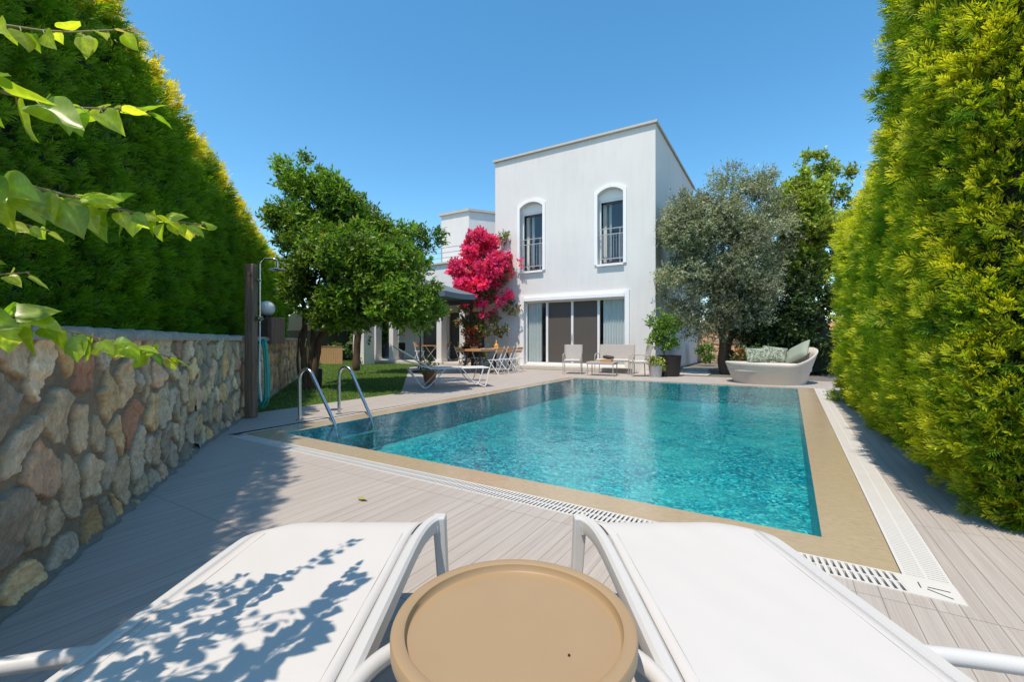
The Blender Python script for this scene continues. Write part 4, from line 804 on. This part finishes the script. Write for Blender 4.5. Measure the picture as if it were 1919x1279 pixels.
# ------------------------------------------------------------------ planters
def wicker_pot(loc, r_, h_, label, mat, name='planter'):
    t = thing(name, label, 'planter', loc); MB().lathe([(.0, 0), (r_*.84, 0), (r_, h_*.96), (r_*1.03, h_), (r_*.93, h_), (r_*.9, h_-.05), (0, h_-.05)], seg=36).build('pot', mat, t, True); return t
pp = wicker_pot((-2.86, 13.75, 0), .34, .62, 'large black wicker pot holding the standard ficus by the house corner', M['wicker_dark'])
fi = thing('potted_ficus', 'bright green young ficus growing in the black wicker pot', 'tree', (-3.0, 13.7, .55)); limbs(fi, M['bark_pale'], 0, [([(0, 0, 0), (.02, 0, .4), (-.02, .02, .9), (0, 0, 1.4)], .018, .008), ([(0, 0, .4), (.15, .05, .8), (.2, .05, 1.0)], .01, .005)], .02)
crown('crown', fi, [(.02, 0, .62, .36, .30, .28), (.18, 0, .85, .25, .25, .25), (-.12, 0, 1.15, .24, .22, .35), (-.22, 0, 1.55, .10, .10, .18)], 420, 8, .075, .30, ((.06, .15, .012), (.20, .34, .03)), M['glossy_leaf'], up=.3, tw=.12, sub=.45)
sp2 = wicker_pot((-3.13, 13.22, 0), .19, .33, 'small grey pot with yellow green leaves before the black wicker pot', M['steel_rail'], 'flower_pot'); crown('leaves', sp2, [(0, 0, .38, .16, .16, .08)], 50, 7, .08, .3, ((.15, .25, .02), (.40, .42, .05)), M['foliage'])
# ------------------------------------------------------------------ daybed
db = thing('daybed', 'round grey rattan daybed with high back by the far pool edge', 'daybed', (-.28, 12.92, 0), YAW)
ns = 72; V = []; F = []
def rim(a): return .47+.40*max(0, math.cos(a))**1.5+.04*max(0, -math.cos(a))
for j in range(15):
    for k in range(ns):
        a = 2*math.pi*k/ns; t_ = min(j/9, 1); H_ = rim(a)
        if j <= 9: z_ = H_*t_; rx = .80+.20*t_+(.12*max(0, math.cos(a)))*t_; ry = .76+.14*t_
        elif j == 10: z_ = H_+.02; rx = .985+.10*max(0, math.cos(a)); ry = .885
        else: q = (j-10)/4; z_ = H_+.01-(H_-.30)*q; rx = .94+.08*max(0, math.cos(a))*(1-q); ry = .84
        V.append((rx*math.cos(a), ry*math.sin(a), z_))
F = [(j*ns+k, j*ns+(k+1) % ns, (j+1)*ns+(k+1) % ns, (j+1)*ns+k) for j in range(14) for k in range(ns)]
np_mesh('shell', V, F, M['rattan'], db, None, True)
MB().lathe([(.0, .31), (.90, .31), (.93, .36), (.93, .44), (.88, .48), (0, .485)], seg=56, sy=.9).build('mattress', M['cushion'], db, True)
def pillow(loc, rot, sx_, sy_, mat, label):
    V = []; n_ = 14
    for side in (1, -1):
        for j in range(n_+1):
            for i in range(n_+1):
                u, v = i/n_*2-1, j/n_*2-1; b = (1-u**4)*(1-v**4); pin = 1-.06*(1-abs(u))*abs(v)-.06*(1-abs(v))*abs(u); V.append((u*sx_*pin, v*sy_*pin, side*.085*b**.5))
    F = [(s*(n_+1)**2+j*(n_+1)+i, s*(n_+1)**2+j*(n_+1)+i+1, s*(n_+1)**2+(j+1)*(n_+1)+i+1, s*(n_+1)**2+(j+1)*(n_+1)+i) for s in (0, 1) for j in range(n_) for i in range(n_)]
    o = np_mesh('pillow', V, F, mat, None, None, True); o.location = loc; o.rotation_euler = rot; tag(o, label, 'pillow', 'pillows on the daybed')
def dbp(x, y, z_): q = db.location+Vector((x*math.cos(YAW)-y*math.sin(YAW), x*math.sin(YAW)+y*math.cos(YAW), z_)); return q
pillow(dbp(.0, .50, .66), (R(68), 0, YAW), .30, .22, M['pattern'], 'leaf print pillow at the left of the daybed back')
pillow(dbp(.42, .42, .70), (R(64), R(8), YAW-R(14)), .30, .22, M['pattern'], 'leaf print pillow in the middle of the daybed')
pillow(dbp(.74, .0, .76), (R(55), R(-25), YAW-R(75)), .34, .25, M['sage'], 'plain sage green pillow leaning on the high right rim of the daybed')

# ------------------------------------------------------------------ trees and shrubs
def W3(px, d, py):      # helper for laying out crowns: image column/row of the photo at a depth
    q = camf((px-959.5)/830*d, d); return (q.x, q.y, 1.05-(py-639.5)*d/830)
ct = thing('citrus_tree', 'bushy citrus tree with glossy leaves left of the porch', 'tree', (0, 0, 0)); B0 = W3(580, 9.4, 733)
def bl(px, d, py, rpx, rpy, rd): x, y_, z_ = W3(px, d, py); return (x, y_, z_, rpx*d/830, rd, rpy*d/830)
cb_ = [bl(590, 10.2, 400, 68, 66, .9), bl(545, 10.2, 345, 35, 50, .4), bl(600, 10.4, 320, 22, 32, .25), bl(640, 10.4, 410, 70, 55, .9), bl(700, 10.6, 455, 60, 40, .8), bl(760, 10.8, 455, 45, 40, .6), bl(535, 10, 410, 30, 26, .4),
       bl(600, 9.4, 510, 60, 60, .8), bl(680, 9.2, 540, 75, 55, .8), bl(745, 9.0, 560, 62, 48, .7), bl(790, 9.0, 560, 32, 30, .4), bl(650, 9.0, 480, 70, 40, .8), bl(570, 9.6, 480, 32, 55, .6), bl(720, 9.4, 500, 70, 50, .8), bl(800, 10.6, 450, 22, 22, .3), bl(585, 9.4, 560, 45, 30, .5), bl(700, 9.0, 590, 70, 28, .6), bl(640, 9.2, 580, 50, 30, .6), bl(775, 8.9, 590, 45, 28, .5), bl(680, 9.9, 450, 55, 40, .7), bl(625, 9.7, 470, 55, 45, .7), bl(560, 10.1, 320, 20, 34, .25), bl(530, 10.1, 340, 16, 26, .25)]
crown('crown', ct, cb_, 11000, 9, .105, .20, ((.028, .09, .006), (.20, .33, .02)), M['glossy_leaf'], droop=.15, tw=.16, up=.3, sub=.30, fill=.5, second=(.34, .22, .05), p2=.012)
A_ = lambda px, py, d=9.6: W3(px, d, py)
limbs(ct, M['bark'], B0, [([A_(578, 738), A_(570, 690), A_(566, 640), A_(575, 600), A_(560, 540), A_(556, 480)], .075, .03), ([A_(584, 738), A_(592, 680), A_(600, 630), A_(622, 580), A_(650, 520)], .085, .03), ([A_(581, 735), A_(583, 670), A_(590, 600), A_(580, 560), A_(600, 480)], .07, .03), ([A_(566, 738), A_(556, 680), A_(560, 630), A_(577, 590)], .03, .015), ([A_(600, 630), A_(640, 600), A_(700, 560)], .04, .02)], .1)
# stem pot and small trunk further back
o = thing('planter_tub', 'dark tub standing at the foot of the citrus tree', 'planter', A_(590, 735, 9.9)); o.location.z = 0; MB().lathe([(.0, 0), (.14, 0), (.16, .42), (.14, .42), (.13, .38), (0, .38)], seg=20).build('pot', M['wicker_dark'], o, True)
st2 = thing('palm_trunk', 'slender brown tree trunk behind the citrus tree', 'tree', (0, 0, 0)); limbs(st2, M['bark'], 0, [([W3(667, 14, 692), W3(670, 14, 640), W3(676, 14, 560), W3(680, 14, 520)], .12, .08)], .1); crown('crown', st2, [(*W3(690, 14, 500), 1.0, 1.0, .7)], 500, 8, .12, .25, ((.02, .06, .008), (.07, .14, .02)), M['foliage'])
bv = thing('bougainvillea', 'pink flowering bougainvillea climbing at the left corner of the house', 'shrub', (0, 0, 0))
bb = [bl(900, 16.9, 460, 34, 26, .5), bl(903, 17.0, 495, 46, 45, .8), bl(885, 17.0, 530, 38, 45, .7), bl(928, 17.0, 500, 30, 36, .6), bl(862, 16.9, 500, 15, 20, .4), bl(915, 16.9, 560, 14, 40, .3), bl(925, 17.0, 520, 42, 50, .6), bl(870, 16.8, 500, 30, 35, .5), bl(900, 17, 465, 35, 25, .5), bl(883, 17, 447, 12, 14, .15), bl(965, 17.0, 490, 20, 14, .2), bl(945, 17.1, 540, 22, 35, .4), bl(893, 16.4, 590, 22, 25, .3), bl(925, 17, 560, 30, 28, .4)]
crown('flowers', bv, bb, 3500, 9, .085, .42, ((.75, .012, .16), (.90, .09, .36)), M['petal'], tw=.14, sub=.24, second=(.85, .10, .06), p2=.14)
lb_ = [bl(890, 17.1, 630, 28, 45, .5), bl(895, 17.2, 580, 45, 40, .5), bl(905, 17.2, 520, 55, 50, .7), bl(940, 17.0, 600, 26, 30, .4), bl(945, 17, 450, 28, 14, .3), bl(885, 17, 670, 22, 25, .4), bl(965, 17, 575, 16, 10, .2)]
crown('leaves', bv, lb_, 1800, 8, .085, .36, ((.04, .09, .01), (.16, .22, .03)), M['foliage'], tw=.20, second=(.60, .03, .10), p2=.12)
lf2 = [bl(878, 16.6, 585, 16, 10, .2), bl(882, 16.7, 640, 10, 30, .2), bl(873, 16.6, 690, 7, 8, .15)]
crown('leaves', bv, lf2, 120, 8, .08, .4, ((.45, .02, .02), (.60, .07, .02)), M['petal'], second=(.12, .15, .03), p2=.3)
limbs(bv, M['bark'], 0, [([W3(885, 17.2, 692), W3(888, 17.2, 640), W3(880, 17.2, 590), W3(895, 17.2, 520)], .07, .03), ([W3(890, 17.1, 692), W3(897, 17.1, 630), W3(910, 17.1, 560)], .05, .02)], .1)
ol = thing('olive_tree', 'large silvery olive tree right of the house', 'tree', (0, 0, 0))
ob = [bl(1345, 14.2, 470, 95, 85, 1.3), bl(1310, 14, 420, 60, 60, 1.0), bl(1380, 14.4, 400, 70, 60, 1.0), bl(1275, 13.8, 500, 42, 55, .7), bl(1300, 13.9, 560, 60, 50, .8), bl(1370, 14, 560, 75, 60, 1.0), bl(1420, 14.2, 360, 32, 40, .6), bl(1365, 14.4, 345, 35, 28, .5), bl(1440, 14.4, 450, 45, 60, .9), bl(1255, 13.8, 440, 28, 24, .4), bl(1330, 14, 610, 40, 30, .6), bl(1395, 13.8, 520, 50, 50, .8), bl(1415, 14.4, 325, 12, 14, .2), bl(1300, 14.2, 370, 25, 18, .4), bl(1405, 14, 600, 55, 42, .8), bl(1290, 13.9, 615, 30, 24, .5), bl(1445, 14.2, 400, 30, 40, .6)]
crown('crown', ol, ob, 14000, 11, .095, .15, ((.11, .135, .055), (.33, .35, .20)), M['foliage'], droop=.25, tw=.24, up=.15, sub=.26, fill=.5, second=(.34, .37, .30), p2=.22)
limbs(ol, M['bark'], 0, [([W3(1357, 14.2, 702), W3(1352, 14.2, 660), W3(1358, 14.2, 610), W3(1330, 14.2, 540)], .16, .07), ([W3(1357, 14.2, 690), W3(1366, 14.3, 640), W3(1385, 14.3, 570), W3(1400, 14.3, 480)], .12, .05)], .1)
rt = thing('garden_tree', 'loose yellow green tree between the olive tree and the right hedge', 'tree', (0, 0, 0))
rb = [bl(1500, 14.8, 420, 55, 60, 1.0), bl(1540, 14.6, 375, 30, 40, .6), bl(1480, 15, 370, 30, 40, .5), bl(1530, 14.6, 310, 22, 22, .4), bl(1560, 14.6, 330, 20, 30, .4), bl(1575, 14.8, 400, 25, 50, .5), bl(1500, 14.6, 500, 50, 40, .8), bl(1465, 14.6, 440, 35, 50, .5), bl(1515, 14.7, 365, 24, 30, .4), bl(1550, 14.6, 460, 30, 60, .6), bl(1495, 14.6, 330, 16, 20, .3), bl(1545, 14.6, 305, 16, 18, .3), bl(1475, 14.9, 420, 40, 50, .7), bl(1515, 14.7, 470, 45, 50, .7), bl(1575, 14.9, 340, 18, 26, .4)]
crown('crown', rt, rb, 6200, 9, .11, .28, ((.11, .21, .02), (.42, .50, .06)), M['glossy_leaf'], tw=.2, sub=.24, fill=.6, second=(.36, .34, .05), p2=.12)
limbs(rt, M['bark_pale'], 0, [([W3(1500, 14.8, 700), W3(1495, 14.8, 600), W3(1480, 14.8, 480), W3(1478, 14.8, 380)], .05, .015), ([W3(1505, 14.8, 700), W3(1520, 14.8, 560), W3(1535, 14.7, 420), W3(1530, 14.6, 335)], .05, .012), ([W3(1520, 14.8, 560), W3(1550, 14.7, 450), W3(1568, 14.6, 340)], .03, .01)], .1)
ds = thing('evergreen_shrub', 'dense dark evergreen shrub behind the daybed', 'shrub', (0, 0, 0))
sb = [bl(1470, 13.9, 580, 60, 60, .8), bl(1530, 14, 570, 45, 70, .8), bl(1430, 13.9, 620, 50, 45, .7), bl(1500, 13.9, 640, 60, 45, .7), bl(1555, 13.8, 610, 22, 60, .5), bl(1540, 13.8, 670, 35, 30, .4), bl(1400, 14.1, 650, 30, 35, .5), bl(1440, 14.0, 665, 40, 28, .4), bl(1510, 14.3, 670, 40, 28, .4), bl(1565, 13.0, 690, 18, 24, .3), bl(1572, 14.5, 600, 26, 60, .5), bl(1575, 14.5, 500, 22, 50, .5)]
crown('leaves', ds, sb, 4800, 9, .085, .38, ((.018, .045, .010), (.055, .10, .025)), M['glossy_leaf'], tw=.16, sub=.32, fill=.45, second=(.16, .22, .06), p2=.05)
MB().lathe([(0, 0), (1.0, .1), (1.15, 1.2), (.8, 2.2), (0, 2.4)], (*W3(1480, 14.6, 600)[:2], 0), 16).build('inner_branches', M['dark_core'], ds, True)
gp = thing('geranium', 'red geranium behind the left side of the daybed', 'flower', (0, 0, 0)); crown('leaves', gp, [bl(1400, 12.9, 668, 14, 10, .2)], 90, 7, .07, .5, ((.04, .12, .015), (.08, .2, .03)), M['foliage']); crown('blooms', gp, [bl(1392, 12.8, 664, 5, 3, .06)], 40, 6, .04, .5, ((.7, .02, .01), (.8, .05, .02)), M['petal'])
dsb = thing('agave', 'low green shrub by the path at the house side', 'shrub', (0, 0, 0)); crown('leaves', dsb, [bl(1322, 19, 662, 10, 16, .3)], 160, 7, .09, .35, ((.08, .18, .02), (.18, .30, .04)), M['foliage'])
# stone wall and gravel right of the house
t = thing('garden_wall', 'low reddish stone wall at the end of the side path', 'wall', (0, 0, 0)); rubble('masonry', t, (-6, 23.3), (6, 23.3), 1.9, .04, .3, 9, (0, -1)); MB().box(-6, 6, 23.42, 23.7, 0, 1.9).build('core', M['coping_stone'], t)
mb = MB(); mb.quad((-3.49, 14.07, -.012), (1.6, 14.07, -.012), (1.6, 23, -.012), (-3.49, 23, -.012)); mb.build('side_path', M['gravel'], kind='structure')
for i, (x, y_) in enumerate(((-2.35, 14.9), (-2.5, 15.9), (-2.65, 16.9), (-2.8, 17.9))):
    o = MB().box(-.45, .45, -.36, .36, 0, .03).build('stepping_stone', M['coping_stone'], None, bevel=.006); o.location = (x, y_, -.011); tag(o, ['grey stepping stone of the side path nearest the pool deck', 'second stepping stone of the side path from the deck', 'third stepping stone of the side path from the deck', 'farthest stepping stone of the side path by the house'][i], 'paving slab', 'stepping stones beside the house')
wd = thing('weed_clump', 'low yellow green weeds on the deck at the foot of the far hedge end', 'weed', (0, 0, 0)); crown('leaves', wd, [(.88, 9.6, .06, .16, .35, .06), (.95, 9.1, .05, .10, .2, .05)], 130, 7, .06, .2, ((.08, .17, .01), (.36, .42, .04)), M['foliage'], tw=.06)
# reed fence behind the daybed
rfn = thing('reed_fence', 'dark brown reed fence behind the daybed and shrubs', 'fence', (0, 0, 0)); r = MB(); rr_ = random.Random(9)
for k in range(130): x = -1.0+k*.042; r.tube([(x, 17.45+rr_.uniform(-.02, .02), 0), (x+rr_.uniform(-.02, .02), 17.45, 1.25+rr_.uniform(-.08, .08))], .017, 5)
r.build('reeds', simple('reed', (.12, .075, .05), .9), rfn); 
for x in (-.9, 1.4, 4.3): MB().box(x-.04, x+.04, 17.5, 17.58, 0, 1.35).build('post', M['bark'], rfn)
# background planting left behind the lawn
bh = [('mixed_hedge', 'leafy green hedge at the far end of the lawn', [(620, 25, 600, 70, 60, 1.2), (560, 26, 590, 60, 60, 1.2), (690, 25, 610, 55, 60, 1.2), (640, 23, 640, 60, 26, .8)], 2600, ((.03, .08, .012), (.11, .20, .035)))]
for nm, lb2, bls, n_, cc_ in bh:
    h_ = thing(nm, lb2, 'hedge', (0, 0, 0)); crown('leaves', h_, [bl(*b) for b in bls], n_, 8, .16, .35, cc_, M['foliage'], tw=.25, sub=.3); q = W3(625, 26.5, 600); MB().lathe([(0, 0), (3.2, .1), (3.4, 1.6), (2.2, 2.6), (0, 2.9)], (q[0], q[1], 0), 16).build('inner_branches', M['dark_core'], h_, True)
sf = thing('wooden_fence', 'short tan wooden fence at the far left edge of the lawn', 'fence', (0, 0, 0)); a, b = Vector(W3(575, 20.5, 690)[:2]), Vector(W3(642, 20.0, 690)[:2]); r = MB(); n_ = 16
for k in range(n_): q = a.lerp(b, (k+.5)/n_); r.bar((q.x, q.y, 0), (q.x, q.y, .78), (b-a).length/n_*.93, .025, (b.x-a.x, b.y-a.y, 0)) if False else r.box(-(b-a).length/n_*.46, (b-a).length/n_*.46, -.012, .012, 0, .78, Matrix.Translation((q.x, q.y, 0)) @ Matrix.Rotation(math.atan2(b.y-a.y, b.x-a.x), 4, 'Z'))
r.build('board', M['wood_fence'], sf); r = MB(); r.bar((a.x, a.y, .8), (b.x, b.y, .8), .06, .03); r.build('top_rail', M['wood_fence'], sf)
# background conifers closing the view behind the lawn and path
for i, (px, d, py, rx_, ry_, l_) in enumerate(((1335, 27, 560, 60, 80, 'dark tree far behind the olive tree above the side path'), (1450, 27, 560, 80, 80, 'dark tree far behind the garden tree'), (700, 29, 590, 60, 60, 'dark tree far behind the porch'))):
    h_ = thing('background_tree', l_, 'tree', (0, 0, 0)); crown('crown', h_, [bl(px, d, py, rx_, ry_, 1.5)], 900, 8, .2, .4, ((.02, .05, .01), (.06, .11, .02)), M['foliage'], tw=.3); q = W3(px, d, 600); MB().tube([(q[0], q[1], 0), (q[0], q[1], q[2])], .15, 8).build('trunk', M['bark'], h_, True)

# ------------------------------------------------------------------ climbing vine over the loungers (foreground shoots)
def leaf_template(nu=14, nv=8):
    P = []; UV = []
    for j in range(nv+1):
        for i in range(nu+1):
            u = i/nu; v = j/nv*2-1; wdt = .42*(math.sin(math.pi*min(1, u**.62*1.02))**.8)*(1-.25*u) if 0 < u < 1 else .0
            wdt = max(wdt, .004); x = u-.07*(abs(v)**2)*(1-u)*1.5*(1 if u > 0 else 0); P.append((x, v*wdt, 0)); UV.append((u, v))
    F = [(j*(nu+1)+i, j*(nu+1)+i+1, (j+1)*(nu+1)+i+1, (j+1)*(nu+1)+i) for j in range(nv) for i in range(nu)]
    return np.array(P), np.array(UV), np.array(F)
LT, LUV, LF = leaf_template()
vine = thing('climbing_vine', 'sunlit vine with heart shaped leaves reaching in from the upper left', 'vine', (0, 0, 0), YAW)
vr = random.Random(21)
def shoot(pts, lsz0, lsz1, n_, r0=.0035):
    P = smoothpts(pts, 2); cum = [0]
    for a, b in zip(P, P[1:]): cum.append(cum[-1]+(b-a).length)
    L = cum[-1]
    def at(s):
        for k in range(len(P)-1):
            if cum[k+1] >= s: f = (s-cum[k])/max(cum[k+1]-cum[k], 1e-6); return P[k].lerp(P[k+1], f), (P[k+1]-P[k]).normalized()
        return P[-1], (P[-1]-P[-2]).normalized()
    m = MB(); nP = len(P); m.tube(P, [r0*(1-.7*i/nP) for i in range(nP)], 6); Vs, Cs, Fs, o_ = [], [], [], 0
    for k in range(n_):
        f = (k+.5)/n_; q, tg = at(L*f); sz = (lsz0+(lsz1-lsz0)*f)*vr.uniform(.6, 1.2); side = 1 if k % 2 else -1; sd_ = tg.cross(Vector((0, 0, 1))).normalized()
        last = f > .93; dr = (tg*(1.2 if last else .35)+sd_*side*vr.uniform(.3, 1.0)+Vector((0, 0, vr.uniform(-1.4, .25)))+Vector((vr.uniform(-.3, .3), vr.uniform(-.3, .3), 0))).normalized()
        nrm = (Vector((vr.uniform(-.7, .5), vr.uniform(-1.1, .1), vr.uniform(.15, 1.0)))); nrm = (nrm-dr*nrm.dot(dr)).normalized(); s2 = dr.cross(nrm)
        pet = q+dr*sz*.22; m.tube([q, q+(pet-q)*.5+Vector((0, 0, .003)), pet], .0012, 5)
        cup = vr.uniform(-.35, .55); curl = vr.uniform(-.1, .9); u, v = LUV[:, 0], LUV[:, 1]; y = LT[:, 1]
        zz_ = cup*np.abs(y)**1.3-curl*.38*u**2+.015*np.sin(u*14+v*3)*np.abs(v); xx = LT[:, 0]*(1-.15*curl*u)
        Vl = np.array(pet)+sz*(xx[:, None]*np.array(dr)+y[:, None]*np.array(s2)+zz_[:, None]*np.array(nrm)); yg = vr.uniform(0, 1)*(.4+.6*f)
        base = np.array((.13, .24, .012))*(1-yg)+np.array((.44, .48, .03))*yg; 
        if last and vr.random() < .5: base = np.array((.30, .22, .08))
        vein = (np.abs(v) < .12)[:, None]*.25; side_v = (np.sin((u-np.abs(v)*.28)*34) > .86)[:, None]*.22; cl = base*(1+vein+side_v+.12*np.sin(u*5+v*4)[:, None])*vr.uniform(.8, 1.2); Vs.append(Vl); Cs.append(cl*np.ones((len(Vl), 1))); Fs.append(LF+o_); o_ += len(Vl)
    st_o = m.build('stem', simple('vine_stem', (.20, .17, .06), .6) if 'vs' not in M else M['vs'], vine, True); M['vs'] = st_o.data.materials[0]
    np_mesh('leaves', np.vstack(Vs), np.vstack(Fs), M['vine_leaf'], st_o, np.vstack(Cs), True)
shoot([(-1.25, .55, 1.52), (-1.05, .70, 1.62), (-.93, .85, 1.64), (-.86, 1.0, 1.755)], .060, .040, 40)
shoot([(-.95, .40, 1.38), (-.80, .50, 1.42), (-.72, .66, 1.40), (-.705, .86, 1.50)], .085, .055, 34)
shoot([(-.90, .42, 1.28), (-.78, .52, 1.29), (-.70, .72, 1.28), (-.69, .88, 1.29), (-.69, .99, 1.31)], .085, .038, 56)
shoot([(-1.15, .62, 1.25), (-1.02, .78, 1.30), (-.99, .95, 1.285)], .050, .035, 24)
shoot([(-1.15, .62, 1.14), (-1.0, .78, 1.16), (-.98, .9, 1.19)], .060, .040, 20)
shoot([(-1.0, .60, 1.07), (-.88, .74, 1.10), (-.84, .88, 1.06), (-.81, 1.06, 1.01)], .075, .045, 44)
# shoots of the same vine beside and behind the camera's left (they throw the dappled shade)
for k in range(15):
    a = vr.uniform(0, 1); x0 = -1.32+vr.uniform(-.1, .1); y0 = .05+.55*a+vr.uniform(-.1, .1); z0_ = vr.uniform(1.2, 1.85); x1 = vr.uniform(-.92, -.70); y1 = y0+vr.uniform(.05, .35); 
    if abs(x1) < 1.2*y1: x1 = -1.24*y1
    shoot([(x0, y0, z0_-.05), ((x0+x1)/2, (y0+y1)/2, z0_+.04), (x1, y1, z0_+vr.uniform(-.08, .08))], .065, .045, 17)
